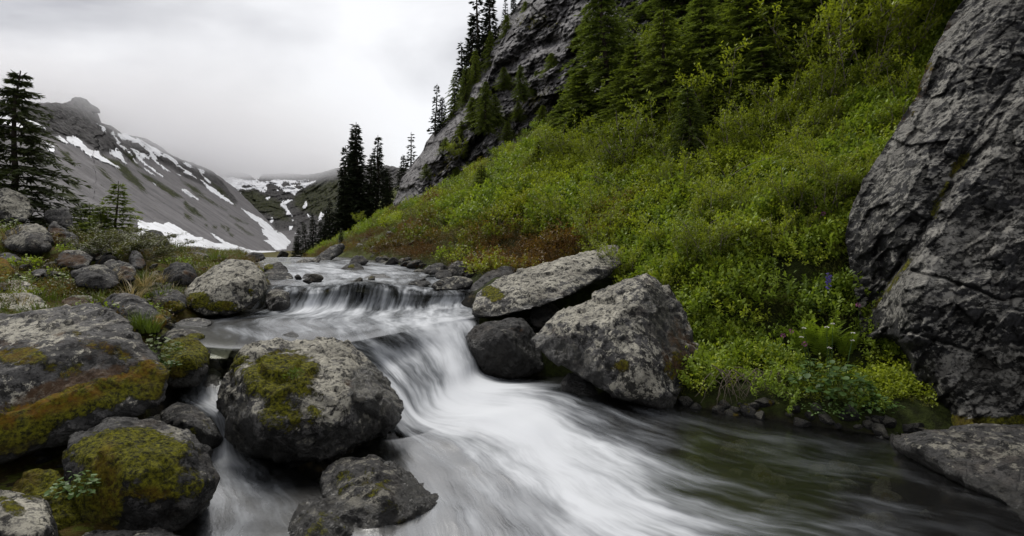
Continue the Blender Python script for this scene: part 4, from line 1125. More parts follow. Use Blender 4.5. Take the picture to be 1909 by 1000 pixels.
# headwall at the end of the valley
def head_depth(px, py):
    return 1180 + (465 - py) / 145.0 * 760 - np.maximum(px - 560, 0) * 3.2 + np.maximum(430 - px, 0) * 3.0
HEAD_TOP = [(340, 318), (398, 320), (424, 318), (436, 322), (450, 320), (464, 326), (474, 333), (482, 334), (488, 325), (532, 323), (570, 326), (604, 321), (624, 314), (700, 306), (800, 320)]
SNOW_H = [
    (z2([(250, 150), (290, 180), (350, 195), (470, 210), (560, 230), (675, 236), (690, 215), (712, 245), (800, 247), (830, 230), (950, 230), (1100, 240), (1170, 225), (1140, 255), (1262, 238), (1200, 272), (1120, 312), (1050, 352), (1030, 378), (1000, 352), (930, 342), (900, 312), (860, 282), (800, 264), (770, 292), (780, 342), (750, 357), (660, 312), (600, 332), (540, 322), (510, 342), (400, 292), (340, 242)]),
     [(457, 349, 10, 3), (531, 345, 8, 4.5), (552, 344, 7, 1.6), (556, 350, 8, 3), (487, 352, 3, 1.5)]),
    (z2([(918, 412), (940, 450), (965, 412), (1007, 422), (967, 470), (978, 510), (1014, 545), (1018, 588), (990, 572), (940, 502), (903, 465)]), []),
    (z2([(1113, 438), (1140, 430), (1168, 470), (1142, 506), (1118, 512)]), []),
    (z2([(757, 395), (803, 386), (778, 420)]), []),
    (z2([(1130, 548), (1192, 573), (1188, 602)]), []),
    (z2([(1268, 536), (1312, 553), (1258, 632), (1248, 600)]), []),
    (z2([(978, 668), (1014, 668), (1012, 712), (983, 702)]), []),
    (z2([(1066, 588), (1108, 612), (1100, 620)]), []),
    (z2([(1010, 605), (1036, 615), (1034, 630), (1008, 622)]), []),
    (z2([(860, 565), (830, 600), (820, 640), (792, 640), (800, 605), (850, 570)]), []),
    (z2([(1025, 715), (1066, 738), (1060, 748)]), []),
    (z2([(1310, 540), (1335, 520), (1330, 545)]), []),
    (z2([(790, 285), (820, 300), (800, 300)]), []), (z2([(865, 310), (890, 340), (870, 345)]), []), (z2([(690, 385), (712, 385), (705, 400)]), []),
    (z2([(1230, 315), (1248, 330), (1240, 338)]), []),
    (z2([(512, 345), (522, 345), (530, 415), (520, 415)]), []), (z2([(555, 430), (566, 430), (588, 512), (578, 512)]), []),
]
GREEN_H = [z2([(520, 340), (660, 320), (760, 370), (900, 430), (960, 540), (1000, 620), (900, 620), (820, 560), (640, 520), (560, 450)]),
           z2([(1020, 390), (1150, 300), (1300, 240), (1500, 200), (1700, 500), (1500, 700), (1200, 560), (1100, 520), (1030, 480)])]
far_slope('valley_headwall', np.arange(330, 800, 1.2), HEAD_TOP, 484.0, 140, head_depth, lambda v: np.stack([v[:, 0], v[:, 2] * 1.5, v[:, 1]], -1),
          dict(dark=lambda px, py: 1 - 0.7 * sstep(415, 440, py), green=lambda px, py: 0.75 * soft(GREEN_H, 8.0)(px, py)), SNOW_H, 1.0,
          'dark headwall with a snow basin and thin falls at the valley end')

# low cloud lying on the ridges
def cloud_material():
    m = NT('low_cloud')
    pos = m.n('ShaderNodeNewGeometry').outputs['Position']
    sp = m.n('ShaderNodeSeparateXYZ', {0: pos})
    base = m.math('ADD', m.math('MULTIPLY', sp.outputs['Y'], 0.060), 90.0)
    n = m.noise(pos, 0.0060, 4.0, 0.55)
    hgt = m.math('SUBTRACT', sp.outputs['Z'], base)
    hgt = m.math('ADD', hgt, m.math('MULTIPLY', m.math('SUBTRACT', n, 0.5), 90.0))
    dn = m.math('MULTIPLY', m.ss(hgt, -5.0, 55.0), m.ss(hgt, 135.0, 75.0))
    edge = m.math('SUBTRACT', m.math('MULTIPLY', sp.outputs['Y'], -0.16), sp.outputs['X'])
    dn = m.math('MULTIPLY', dn, m.ss(edge, 0.0, 700.0))
    dn = m.math('MULTIPLY', dn, m.ss(sp.outputs['Y'], 480.0, 740.0))
    dn = m.math('MULTIPLY', dn, 0.011)
    vol = m.n('ShaderNodeVolumePrincipled', {'Color': (0.93, 0.93, 0.95, 1), 'Density': dn, 'Anisotropy': 0.25})
    m.t.links.new(vol.outputs[0], m.out.inputs['Volume'])
    m.mat.cycles.volume_step_rate = 1.0
    return m.mat
def build_cloud():
    bm = bmesh.new()
    # a wedge whose floor climbs with the valley
    f = lambda y: 0.062 * y + 60
    pts = [(-900, 500, f(500)), (0, 500, f(500)), (-300, 2350, f(2350)), (-1900, 2350, f(2350)),
           (-900, 500, f(500) + 240), (0, 500, f(500) + 240), (-300, 2350, f(2350) + 240), (-1900, 2350, f(2350) + 240)]
    vs_ = [bm.verts.new(p) for p in pts]
    for q in ((3, 2, 1, 0), (4, 5, 6, 7), (0, 1, 5, 4), (1, 2, 6, 5), (2, 3, 7, 6), (3, 0, 4, 7)):
        bm.faces.new([vs_[i] for i in q])
    me = bpy.data.meshes.new('low_cloud')
    bm.to_mesh(me); bm.free()
    o = link('low_cloud', me, cloud_material())
    tag(o, 'grey cloud bank lying on the mountain ridges', None, None, 'stuff')
build_cloud()
# ------------------------------------------------------------------ great rock wall and the cliff
def rock_face(name, label, py0, py1, nrow, left, right, ncol, depth, relief, attrs, mat, tone, lichen, back, cat='rock', sidecols=8):
    """a rock face sampled along sight lines over its own depth; its left side and top fold back into the hill"""
    PYr = np.linspace(py0, py1, nrow)
    xl = np.interp(PYr, [p[1] for p in left], [p[0] for p in left])
    xl = xl + fbm(np.stack([PYr * 0.02, 0 * PYr, 0 * PYr], 1), 4, 81) * 12
    xr = np.interp(PYr, [p[1] for p in right], [p[0] for p in right])
    t = np.linspace(0, 1, ncol)[None, :]
    PX = xl[:, None] * (1 - t) + xr[:, None] * t
    PY = np.repeat(PYr[:, None], ncol, 1)
    D = depth(PX, PY, PX - xl[:, None])
    V = np.stack([(PX - CX) / F * D, D, CZ + (HY - PY) / F * D], -1)
    rel = relief(V.reshape(-1, 3), PX.ravel(), PY.ravel()).reshape(PX.shape)
    rel = rel * sstep(0, 25, PX - xl[:, None]) + 0.3 * rel * (1 - sstep(0, 25, PX - xl[:, None]))
    dirv = V - np.array([0, 0, CZ]); dirv /= np.linalg.norm(dirv, axis=2)[..., None]
    V = V - dirv * rel[..., None]
    eye = np.array([0, 0, CZ])
    side = [eye + (V[:, :1] - eye) * (1 + k * back / sidecols / V[:, :1, 1:2]) + np.array([0.06 * k * back / sidecols, 0.0, 0.0]) for k in range(sidecols, 0, -1)]
    A = np.concatenate(side + [V], 1)
    top = [A[:1] + np.array([0.0, k * back / 4, 0.02 * k]) for k in (4, 3, 2, 1)]
    A = np.concatenate(top + [A], 0)
    nv, nu = A.shape[:2]
    W = A.reshape(-1, 3)
    base = np.array([W[:, 0].mean(), W[:, 1].mean(), W[:, 2].min()])
    me = mesh_np(name, W - base, grid_faces(nu, nv)[:, ::-1].copy())
    px, py = pix(W)
    for k in ('moss', 'rust', 'pale', 'wet'):
        attr(me, k, attrs[k](px, py) if k in attrs else np.zeros(len(W)))
    smooth(me)
    o = link(name, me, mat, None, base)
    o['tone'] = tone; o['lichen'] = lichen
    return tag(o, label, cat)

WALL_L = [(1830, -260), (1812, -60), (1795, 0), (1745, 80), (1705, 180), (1655, 265), (1605, 345), (1582, 400), (1576, 450), (1588, 510), (1598, 570), (1606, 630), (1640, 700), (1690, 760), (1712, 830)]
WALL_R = [(2500, -260), (2500, 830)]
CRACK = [(1640, 560), (1690, 480), (1738, 402), (1772, 340), (1810, 270), (1860, 190), (1930, 110)]
CRACK2 = [(1600, 600), (1660, 520), (1690, 480)]
CRACK3 = [(1695, 505), (1760, 520), (1830, 545), (1870, 560), (1950, 540)]
CRACK4 = [(1660, 640), (1700, 620), (1760, 640), (1810, 655)]
def wall_depth(px, py, e):
    d = 4.75 + np.maximum(790 - py, 0) / 790.0 * 1.9 - np.maximum(py - 760, 0) * 0.002
    d = d + 0.75 * (1 - sstep(0, 150, e)) ** 1.6
    d = d - (px - 1700) * 0.0009
    # the lower block stands proud of the upper sheet along the slanting crack
    cx = np.interp(py, [p[1] for p in CRACK][::-1], [p[0] for p in CRACK][::-1])
    d = d - 0.26 * sstep(-30, 60, px - cx) * sstep(700, 560, py)
    d = d - 0.10 * sstep(500, 530, py) * sstep(1640, 1700, px)
    # dark hollow low down beside the plants
    h = np.hypot((px - 1655) / 48.0, (py - 690) / 62.0)
    return d + 0.75 * (1 - sstep(0.55, 1.1, h))
def wall_relief(v, px, py):
    # strata climb towards the upper right
    a = R(-50)
    s = (px * math.cos(a) + py * math.sin(a)) / 210.0
    t = (-px * math.sin(a) + py * math.cos(a)) / 210.0
    up = sstep(560, 380, py)
    q = np.stack([s * 0.7, t * 4.2, 0 * s], 1)
    r = ridged(q * 1.2, 4, 90, 0.55) * 0.035 * (0.4 + 0.6 * up)
    q2 = np.stack([s * 3.2, t * 3.6, 0 * s + 5], 1)
    q4 = np.stack([s * 1.5, t * 3.0, 0 * s + 1.5], 1)
    r = r + facets(q4, 91, 0.07, 0.16) + facets(q4 * 2.7, 92, 0.03, 0.07) + facets(q4 * 7.0, 93, 0.012, 0.03) + fbm(q2 * 3.0, 6, 97, 0.6) * 0.03
    r = r + fbm(np.stack([px / 160.0, py / 160.0, 0 * px], 1), 3, 99) * 0.16
    tt = fbm(q2 * 0.9, 3, 101) * 4
    for cr, w, dp in ((CRACK, 7, 0.07), (CRACK2, 8, 0.14), (CRACK3, 5, 0.08), (CRACK4, 5, 0.06)):
        wob = fbm(np.stack([px * 0.03, py * 0.03, 0 * px], 1), 3, 103) * 8
        dd = polydist(px + wob, py + wob, cr, False)
        r = r - dp * (1 - sstep(0, w, dd))
    return r
rock_face('rock_wall', 'towering dark rock wall streaked with pale lichen beside the shrub slope', -260, 830, 470, WALL_L, WALL_R, 330, wall_depth, wall_relief, dict(
    rust=lambda px, py: np.maximum(0.5 * (1 - sstep(0, 45, polydist(px, py, [(1790, 0), (1745, 90), (1710, 170), (1680, 240)], False))), 0.3 * (1 - sstep(0, 30, polydist(px, py, [(1640, 720), (1700, 760)], False)))),
    moss=lambda px, py: np.maximum.reduce([0.62 * (1 - sstep(0, 18, polydist(px, py, [(1800, 290), (1770, 330), (1740, 400)], False))), 0.55 * (1 - sstep(0, 14, polydist(px, py, [(1700, 480), (1640, 560), (1610, 600)], False))),
                                   1.0 * (1 - sstep(6, 26, polydist(px, py, [(1640, 760), (1700, 775), (1760, 792), (1850, 792), (1930, 790)], False))), 0.5 * (1 - sstep(0, 30, polydist(px, py, [(1730, 120), (1690, 200)], False)))]),
    pale=lambda px, py: blob_field(px, py, [(1740, 520, 60, 60, .45), (1840, 440, 90, 50, .5, -30), (1830, 700, 110, 70, .6), (1760, 90, 20, 90, .55, 35), (1690, 250, 15, 120, .6, 38), (1880, 300, 60, 80, .35), (1680, 560, 40, 50, .55)])),
    M_WALL, 0.95, 0.8, 3.0)

CLIFF_L = [(1010, -70), (985, -30), (958, 20), (925, 55), (885, 95), (872, 140), (850, 180), (838, 215), (800, 255), (786, 285), (762, 315), (742, 350), (733, 378), (740, 410)]
CLIFF_R = [(1420, -70), (1360, 0), (1240, 100), (1120, 190), (1040, 280), (960, 330), (900, 370), (860, 410)]
def cliff_depth(px, py, e):
    d = 37.0 - (px - 740) * 0.042 + (380 - py) * 0.030
    return d + 5.0 * (1 - sstep(0, 60, e)) ** 2
def cliff_relief(v, px, py):
    a = R(-38)
    s = (px * math.cos(a) + py * math.sin(a)) / 100.0
    t = (-px * math.sin(a) + py * math.cos(a)) / 100.0
    q = np.stack([s * 1.3, t * 2.2, 0 * s], 1)
    r = ridged(q, 4, 120, 0.55) * 0.5 + facets(q * 1.1, 121, 0.9, 1.6) + facets(q * 2.9, 122, 0.45, 0.8) + facets(q * 7.0, 123, 0.16, 0.35)
    r = r + fbm(np.stack([px / 70.0, py / 70.0, 0 * px], 1), 3, 128) * 1.6
    tt = fbm(q * 0.8, 3, 129) * 4
    r = r + 0.3 * (np.round(tt) - tt)
    t2 = fbm(np.stack([px / 28.0, py / 28.0, 0 * s + 8], 1), 3, 133) * 3
    r = r + 0.2 * (np.round(t2) - t2)
    # ledges and the dark cleft under the hanging shrubs
    r = r - 1.6 * (1 - sstep(0, 16, polydist(px, py, [(905, 170), (935, 130), (985, 95), (1040, 75)], False)))
    r = r - 1.2 * (1 - sstep(0, 12, polydist(px, py, [(825, 395), (850, 330), (880, 270), (960, 215)], False)))
    return r
rock_face('cliff', 'jagged grey cliff rising from the meadow crowned by conifers', -70, 410, 260, CLIFF_L, CLIFF_R, 230, cliff_depth, cliff_relief, dict(
    moss=lambda px, py: blob_field(px, py, [(990, 190, 60, 12, .5, -35), (840, 300, 50, 10, .5, -45), (1000, 40, 60, 20, .4)])), M_CLIFF, 1.8, 0.5, 9.0, 'cliff')
# ------------------------------------------------------------------ foliage
def leaf_material(name, lo, hi, rust=None, trans=0.30, rough=0.55):
    """tint: per leaf; hue: per plant (instancer attribute) turns leaves to the second colour"""
    m = NT(name)
    tint = m.attr('tint').outputs['Fac']
    rnd = m.n('ShaderNodeObjectInfo').outputs['Random']
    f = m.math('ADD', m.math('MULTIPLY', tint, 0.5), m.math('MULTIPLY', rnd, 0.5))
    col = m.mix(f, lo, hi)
    if rust is not None:
        hue = m.attr('hue', 'INSTANCER').outputs['Fac']
        hf = m.ss(m.math('ADD', hue, m.math('MULTIPLY', m.math('SUBTRACT', tint, 0.5), 0.5)), 0.35, 0.85)
        col = m.mix(hf, col, m.mix(tint, tuple(c * 0.45 for c in rust), rust))
    pr = m.principled(Base_Color=col, Roughness=rough, Specular_IOR_Level=0.3)
    tr = m.n('ShaderNodeBsdfTranslucent', {'Color': m.mix(1.0, col, (1.0, 1.0, 0.6, 1), 'MULTIPLY')}).outputs[0]
    return m.surf(m.n('ShaderNodeMixShader', {0: trans, 1: pr, 2: tr}).outputs[0])

def flat_material(name, col, rough=0.9, col2=None, scale=8.0):
    m = NT(name)
    tc = m.n('ShaderNodeTexCoord').outputs['Object']
    n = m.noise(tc, scale, 5.0, 0.65)
    c = m.mix(n, col, col2 or tuple(x * 0.55 for x in col))
    return m.surf(m.principled(Base_Color=c, Roughness=rough, Specular_IOR_Level=0.15))

M_SHRUB = leaf_material('shrub_leaf', (0.070, 0.105, 0.011), (0.430, 0.500, 0.040), (0.21, 0.120, 0.028), trans=0.42)
M_SHRUB2 = leaf_material('broad_shrub_leaf', (0.062, 0.112, 0.014), (0.330, 0.430, 0.040), (0.14, 0.10, 0.02), trans=0.42)
M_HEATH = leaf_material('heath_leaf', (0.035, 0.045, 0.010), (0.155, 0.160, 0.024), (0.170, 0.090, 0.026))
M_BUSH = leaf_material('bush_leaf', (0.078, 0.115, 0.012), (0.350, 0.405, 0.034), trans=0.42)
M_NEEDLE = leaf_material('hemlock_needles', (0.040, 0.066, 0.014), (0.205, 0.265, 0.042), trans=0.4)
M_NEEDLE_DARK = leaf_material('dark_hemlock_needles', (0.014, 0.024, 0.008), (0.080, 0.100, 0.022), trans=0.2)
M_NEEDLE_FAR = leaf_material('dark_fir_needles', (0.007, 0.012, 0.005), (0.032, 0.043, 0.016), trans=0.1)
M_NEEDLE_BRIGHT = leaf_material('young_conifer_needles', (0.058, 0.090, 0.014), (0.260, 0.320, 0.042), trans=0.4)  # brighter, yellower green than the hemlock needles
M_GRASS = leaf_material('grass_blade', (0.060, 0.095, 0.012), (0.160, 0.210, 0.030))
M_STRAW = leaf_material('dry_straw', (0.20, 0.15, 0.07), (0.42, 0.34, 0.19))
M_FERN = leaf_material('fern_frond', (0.13, 0.20, 0.02), (0.27, 0.37, 0.035), trans=0.4)
M_HERB = leaf_material('herb_leaf', (0.040, 0.082, 0.016), (0.095, 0.165, 0.034))
M_BARK = flat_material('conifer_bark', (0.060, 0.048, 0.038))
M_TWIG = flat_material('pale_twig', (0.21, 0.18, 0.15))
M_ROOT = flat_material('dry_root', (0.17, 0.14, 0.105))
M_WHITE = flat_material('white_petal', (0.78, 0.76, 0.74), 0.7, (0.6, 0.55, 0.5))
M_PURPLE = flat_material('purple_petal', (0.16, 0.12, 0.42), 0.7)
M_PINK = flat_material('pink_petal', (0.42, 0.13, 0.30), 0.7)
M_YELLOW = flat_material('yellow_petal', (0.70, 0.42, 0.03), 0.7)

def leaves_mesh(name, O, Dv, Up, L, W, fold=0.25, rng=None, round_=False, tint=None):
    """one folded diamond leaf per row: origin, direction, up, length, width"""
    n = len(O)
    Dv = Dv / np.maximum(np.linalg.norm(Dv, axis=1)[:, None], 1e-9)
    S = np.cross(Dv, Up); S /= np.maximum(np.linalg.norm(S, axis=1)[:, None], 1e-9)
    N = np.cross(S, Dv)
    L = np.broadcast_to(L, n)[:, None]; W = np.broadcast_to(W, n)[:, None]
    if not round_:
        k = [(0, 0, 0), (.48, .5, fold), (1, 0, 0), (.48, -.5, fold)]
        quads = [(0, 1, 2, 3)]
    else:
        k = [(0, 0, 0), (.2, .38, fold), (.6, .5, fold), (.92, .26, fold * .5), (1, 0, 0), (.92, -.26, fold * .5), (.6, -.5, fold), (.2, -.38, fold)]
        quads = [(0, 1, 2, 3), (0, 3, 4, 5), (0, 5, 6, 7)]
    V = np.stack([O + Dv * L * a + S * W * b + N * W * c for a, b, c in k], 1)
    nk = len(k)
    base = (np.arange(n) * nk)[:, None]
    Fc = np.concatenate([base + np.array(q)[None, :] for q in quads], 0)
    if tint is None:
        tint = (rng or np.random.default_rng(1)).random(n)
    return V.reshape(-1, 3), Fc, np.repeat(tint, nk)

def pack(name, parts, mat):
    """join (V, F, tint) sets into one mesh"""
    Vs, Fs, Ts, o = [], [], [], 0
    for V, Fc, T in parts:
        Vs.append(V); Fs.append(Fc + o); Ts.append(T); o += len(V)
    me = mesh_np(name, np.concatenate(Vs), np.concatenate(Fs))
    attr(me, 'tint', np.concatenate(Ts))
    me.materials.append(mat)
    return me

def tubes(paths, sides=5):
    """paths: list of (points (k,3), radii (k,)) -> V, F quads"""
    Vs, Fs, o = [], [], 0
    ang = np.linspace(0, 2 * math.pi, sides, endpoint=False)
    for pts, rad in paths:
        pts = np.asarray(pts, float); k = len(pts)
        tg = np.gradient(pts, axis=0); tg /= np.maximum(np.linalg.norm(tg, axis=1)[:, None], 1e-9)
        ref = np.where(np.abs(tg[:, 2:3]) > 0.9, np.array([[1.0, 0, 0]]), np.array([[0, 0, 1.0]]))
        s = np.cross(tg, ref); s /= np.linalg.norm(s, axis=1)[:, None]
        n = np.cross(s, tg)
        ring = pts[:, None, :] + np.asarray(rad)[:, None, None] * (s[:, None, :] * np.cos(ang)[None, :, None] + n[:, None, :] * np.sin(ang)[None, :, None])
        Vs.append(ring.reshape(-1, 3))
        a = np.arange(k * sides).reshape(k, sides)
        b = np.roll(a, -1, 1)
        Fs.append(np.stack([a[:-1].ravel(), b[:-1].ravel(), b[1:].ravel(), a[1:].ravel()], 1) + o)
        o += k * sides
    return np.concatenate(Vs), np.concatenate(Fs)

def tube_mesh(name, paths, mat, sides=5):
    V, Fc = tubes(paths, sides)
    me = mesh_np(name, V, Fc)
    smooth(me)
    me.materials.append(mat)
    return me

def rdir(rng, n):
    v = rng.normal(size=(n, 3))
    return v / np.linalg.norm(v, axis=1)[:, None]

# --- low shrubs for the slope carpet
def shrub_mesh(name, seed, mat, rad=0.42, hgt=0.42, stems=34, per=15, leaf=0.043, wid=0.62, upright=0.5):
    rng = np.random.default_rng(seed)
    Os, Ds, Us, Ls, T = [], [], [], [], []
    for s in range(stems):
        a = rng.random() * 2 * math.pi
        r = rad * math.sqrt(rng.random())
        tip = np.array([math.cos(a) * r, math.sin(a) * r, hgt * (1.0 - 0.55 * (r / rad) ** 2) * rng.uniform(0.6, 1.12)])
        root = tip * np.array([0.45, 0.45, 0.0])
        k = per
        t = rng.uniform(0.45, 1.0, k)[:, None]
        pos = root + (tip - root) * t + rng.normal(size=(k, 3)) * 0.022
        ax = (tip - root) / np.linalg.norm(tip - root)
        d = rdir(rng, k) * 0.9 + ax * upright + np.array([0, 0, 0.15])
        Os.append(pos); Ds.append(d); Us.append(np.tile([0, 0, 1.0], (k, 1)) + rdir(rng, k) * 0.5)
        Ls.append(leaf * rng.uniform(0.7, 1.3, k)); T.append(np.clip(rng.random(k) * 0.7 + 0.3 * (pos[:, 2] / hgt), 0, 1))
    L = np.concatenate(Ls)
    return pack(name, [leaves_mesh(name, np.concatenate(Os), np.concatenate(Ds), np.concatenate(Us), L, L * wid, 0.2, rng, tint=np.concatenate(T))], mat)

def grass_mesh(name, seed, mat, n=70, hgt=0.22, rad=0.10, bend=0.6, w=0.007):
    rng = np.random.default_rng(seed)
    parts = []
    a = rng.random(n) * 2 * math.pi
    r = rad * np.sqrt(rng.random(n))
    root = np.stack([np.cos(a) * r, np.sin(a) * r, np.zeros(n)], 1)
    out = np.stack([np.cos(a + rng.normal(size=n) * 0.5), np.sin(a + rng.normal(size=n) * 0.5), np.zeros(n)], 1)
    h = hgt * rng.uniform(0.5, 1.15, n)[:, None]
    b = bend * rng.uniform(0.2, 1.2, n)[:, None]
    side = np.stack([-out[:, 1], out[:, 0], np.zeros(n)], 1)
    ts = [0, 0.4, 0.75, 1.0]
    ring = []
    for t in ts:
        p = root + out * h * b * t * t + np.array([0, 0, 1.0]) * h * (t - 0.35 * b * t * t)
        ww = w * (1 - t * 0.9)
        ring.append((p - side * ww, p + side * ww))
    V = np.stack([q for pr in ring for q in pr], 1)
    nk = len(ts) * 2
    base = (np.arange(n) * nk)[:, None]
    Fc = np.concatenate([base + np.array([2 * i, 2 * i + 1, 2 * i + 3, 2 * i + 2])[None, :] for i in range(len(ts) - 1)], 0)
    return pack(name, [(V.reshape(-1, 3), Fc, np.repeat(rng.random(n), nk))], mat)

# --- conifers
def conifer(seed, h, spread, mat, whorls=26, per=6, twigs=11, droop=0.35, twig=0.22, bare=0.06, lean=0.0, sparse=0.0, thick=0.3, up=0.25):
    """trunk and crown meshes of a mountain conifer of height h"""
    rng = np.random.default_rng(seed)
    k = 9
    tz = np.linspace(0, 1, k)
    wob = np.cumsum(rng.normal(size=(k, 2)) * 0.008 * h, 0)
    tp = np.stack([wob[:, 0] + lean * h * tz ** 2, wob[:, 1], tz * h], 1)
    tp[:, :2] -= tp[0, :2]
    tr = 0.016 * h * (1 - tz) ** 0.8 + 0.0025 * h
    paths = [(tp, tr)]
    O, Dd, U, L, W, T = [], [], [], [], [], []
    for wi in range(whorls):
        f = bare + (1 - bare) * (wi + rng.uniform(-.3, .3)) / whorls
        f = min(max(f, 0.02), 0.985)
        env = spread * h * ((1 - f) ** 0.8 * 0.92 + 0.035) * (0.55 + 0.45 * sstep(0, 0.18, f))
        c = np.array([np.interp(f, tz, tp[:, 0]), np.interp(f, tz, tp[:, 1]), f * h])
        for b in range(per):
            if rng.random() < sparse: continue
            az = 2 * math.pi * (b / per) + rng.uniform(-.5, .5) + wi * 1.3
            ln = env * rng.uniform(0.55, 1.18)
            hd = np.array([math.cos(az), math.sin(az), 0])
            m_ = 6
            t = np.linspace(0, 1, m_)[:, None]
            zz = up * t - (up + droop) * t ** 1.7 + (0.10 * t ** 4)
            pts = c + hd * ln * t + np.array([0, 0, 1.0]) * ln * zz
            if ln > 0.10 * h * spread and mat is not None:
                paths.append((pts, 0.0042 * h * (1 - t[:, 0] * 0.85) * (1 - 0.6 * f)))
            nt = max(3, int(twigs * (0.35 + 0.65 * ln / (spread * h))))
            s = np.sort(rng.uniform(0.12, 1.0, nt))
            pos = np.stack([np.interp(s, t[:, 0], pts[:, i]) for i in range(3)], 1)
            sd = np.array([-hd[1], hd[0], 0])
            sgn = rng.choice([-1, 1], nt)[:, None]
            dv = hd * rng.uniform(0.35, 1.0, (nt, 1)) + sd * sgn * rng.uniform(0.2, 1.0, (nt, 1)) + np.array([0, 0, 1.0]) * (rng.uniform(-0.55, 0.20, (nt, 1)) - 0.2 * droop)
            tl = twig * (0.6 + 0.4 * ln / (spread * h)) * rng.uniform(0.6, 1.3, nt) * (1.15 - 0.5 * s)
            for rep in range(2):
                O.append(pos); Dd.append(dv + rng.normal(size=dv.shape) * 0.22 * rep)
                U.append(np.tile([0, 0, 1.0], (nt, 1)) if rep == 0 else np.tile(sd, (nt, 1)) + rng.normal(size=(nt, 3)) * 0.3)
                L.append(tl); W.append(tl * thick * (1.0 if rep == 0 else 0.8))
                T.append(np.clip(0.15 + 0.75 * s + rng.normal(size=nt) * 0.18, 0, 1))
    tm = tube_mesh('trunk', paths, M_BARK, 5)
    O = np.concatenate(O); L = np.concatenate(L)
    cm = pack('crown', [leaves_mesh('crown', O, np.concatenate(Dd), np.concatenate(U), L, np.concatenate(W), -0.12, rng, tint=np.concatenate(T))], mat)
    return tm, cm

def bush(seed, rad, hgt, mat, stems=9, leaf=0.07, per=60, wid=0.45):
    """a many-stemmed deciduous bush: stems mesh and leaf mesh"""
    rng = np.random.default_rng(seed)
    paths, O, Dd, L, T = [], [], [], [], []
    for s in range(stems):
        a = 2 * math.pi * s / stems + rng.uniform(-.4, .4)
        r = rad * rng.uniform(0.35, 1.0)
        tip = np.array([math.cos(a) * r, math.sin(a) * r, hgt * rng.uniform(0.6, 1.0)])
        t = np.linspace(0, 1, 7)[:, None]
        pts = np.array([0, 0, 0.0]) + tip * np.concatenate([t ** 0.8, t ** 0.8, t ** 1.15], 1) + np.cumsum(rng.normal(size=(7, 3)) * 0.02 * hgt, 0) * t
        paths.append((pts, 0.011 * hgt * (1 - 0.8 * t[:, 0]) + 0.002))
        for j in range(7):
            st = rng.uniform(0.3, 1.0)
            p0 = np.array([np.interp(st, t[:, 0], pts[:, i]) for i in range(3)])
            d = rdir(rng, 1)[0] * 0.8 + tip / np.linalg.norm(tip) * 0.7 + np.array([0, 0, 0.1])
            ln = hgt * rng.uniform(0.14, 0.34)
            tt = np.linspace(0, 1, 4)[:, None]
            bp = p0 + d * ln * tt + np.array([0, 0, -0.12]) * ln * tt ** 2
            paths.append((bp, 0.0045 * hgt * (1 - 0.8 * tt[:, 0]) + 0.001))
            k = per // 7 * 4
            sl = rng.uniform(0.15, 1.05, k)[:, None]
            pos = p0 + d * ln * sl + rng.normal(size=(k, 3)) * 0.035 * hgt
            O.append(pos); Dd.append(rdir(rng, k) + d * 0.8 + np.array([0, 0, -0.1]))
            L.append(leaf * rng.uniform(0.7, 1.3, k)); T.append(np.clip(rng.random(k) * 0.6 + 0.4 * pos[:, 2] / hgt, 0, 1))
    sm = tube_mesh('stems', paths, M_TWIG, 4)
    n = sum(len(o) for o in O)
    L = np.concatenate(L)
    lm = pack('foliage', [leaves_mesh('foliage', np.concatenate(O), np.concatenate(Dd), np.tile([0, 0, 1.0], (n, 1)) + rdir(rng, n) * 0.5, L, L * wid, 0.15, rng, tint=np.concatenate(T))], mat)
    return sm, lm

# ------------------------------------------------------------------ scattered ground cover (nobody could count it)
def scatter(name, label, protos, pts, rot, scl, idx, hue):
    """instances of the prototype meshes on points; kept as one object"""
    protoc = bpy.data.collections.new(name + '_kinds')
    for i, pm in enumerate(protos):
        protoc.objects.link(bpy.data.objects.new('%s_kind_%02d' % (name, i), pm))
    me = bpy.data.meshes.new(name)
    me.vertices.add(len(pts)); me.vertices.foreach_set('co', np.asarray(pts, np.float32).ravel())
    vattr(me, 'rot', rot); attr(me, 'scl', scl); attr(me, 'hue', hue)
    a = me.attributes.new('kind', 'INT', 'POINT'); a.data.foreach_set('value', np.asarray(idx, np.int32))
    o = tag(link(name, me), label, None, None, 'stuff')
    ng = bpy.data.node_groups.new(name, 'GeometryNodeTree')
    ng.interface.new_socket('Geometry', in_out='INPUT', socket_type='NodeSocketGeometry')
    ng.interface.new_socket('Geometry', in_out='OUTPUT', socket_type='NodeSocketGeometry')
    N, Lk = ng.nodes, ng.links
    gi, go = N.new('NodeGroupInput'), N.new('NodeGroupOutput')
    ci = N.new('GeometryNodeCollectionInfo'); ci.inputs['Collection'].default_value = protoc
    ci.inputs['Separate Children'].default_value = True; ci.inputs['Reset Children'].default_value = True
    io = N.new('GeometryNodeInstanceOnPoints'); io.inputs['Pick Instance'].default_value = True
    def na(nm, ty):
        q = N.new('GeometryNodeInputNamedAttribute'); q.data_type = ty; q.inputs['Name'].default_value = nm
        return q.outputs['Attribute']
    Lk.new(gi.outputs[0], io.inputs['Points']); Lk.new(ci.outputs[0], io.inputs['Instance'])
    Lk.new(na('kind', 'INT'), io.inputs['Instance Index'])
    er = N.new('FunctionNodeEulerToRotation'); Lk.new(na('rot', 'FLOAT_VECTOR'), er.inputs[0])
    Lk.new(er.outputs[0], io.inputs['Rotation'])
    Lk.new(na('scl', 'FLOAT'), io.inputs['Scale'])
    Lk.new(io.outputs[0], go.inputs[0])
    md = o.modifiers.new('scatter', 'NODES'); md.node_group = ng
    return o

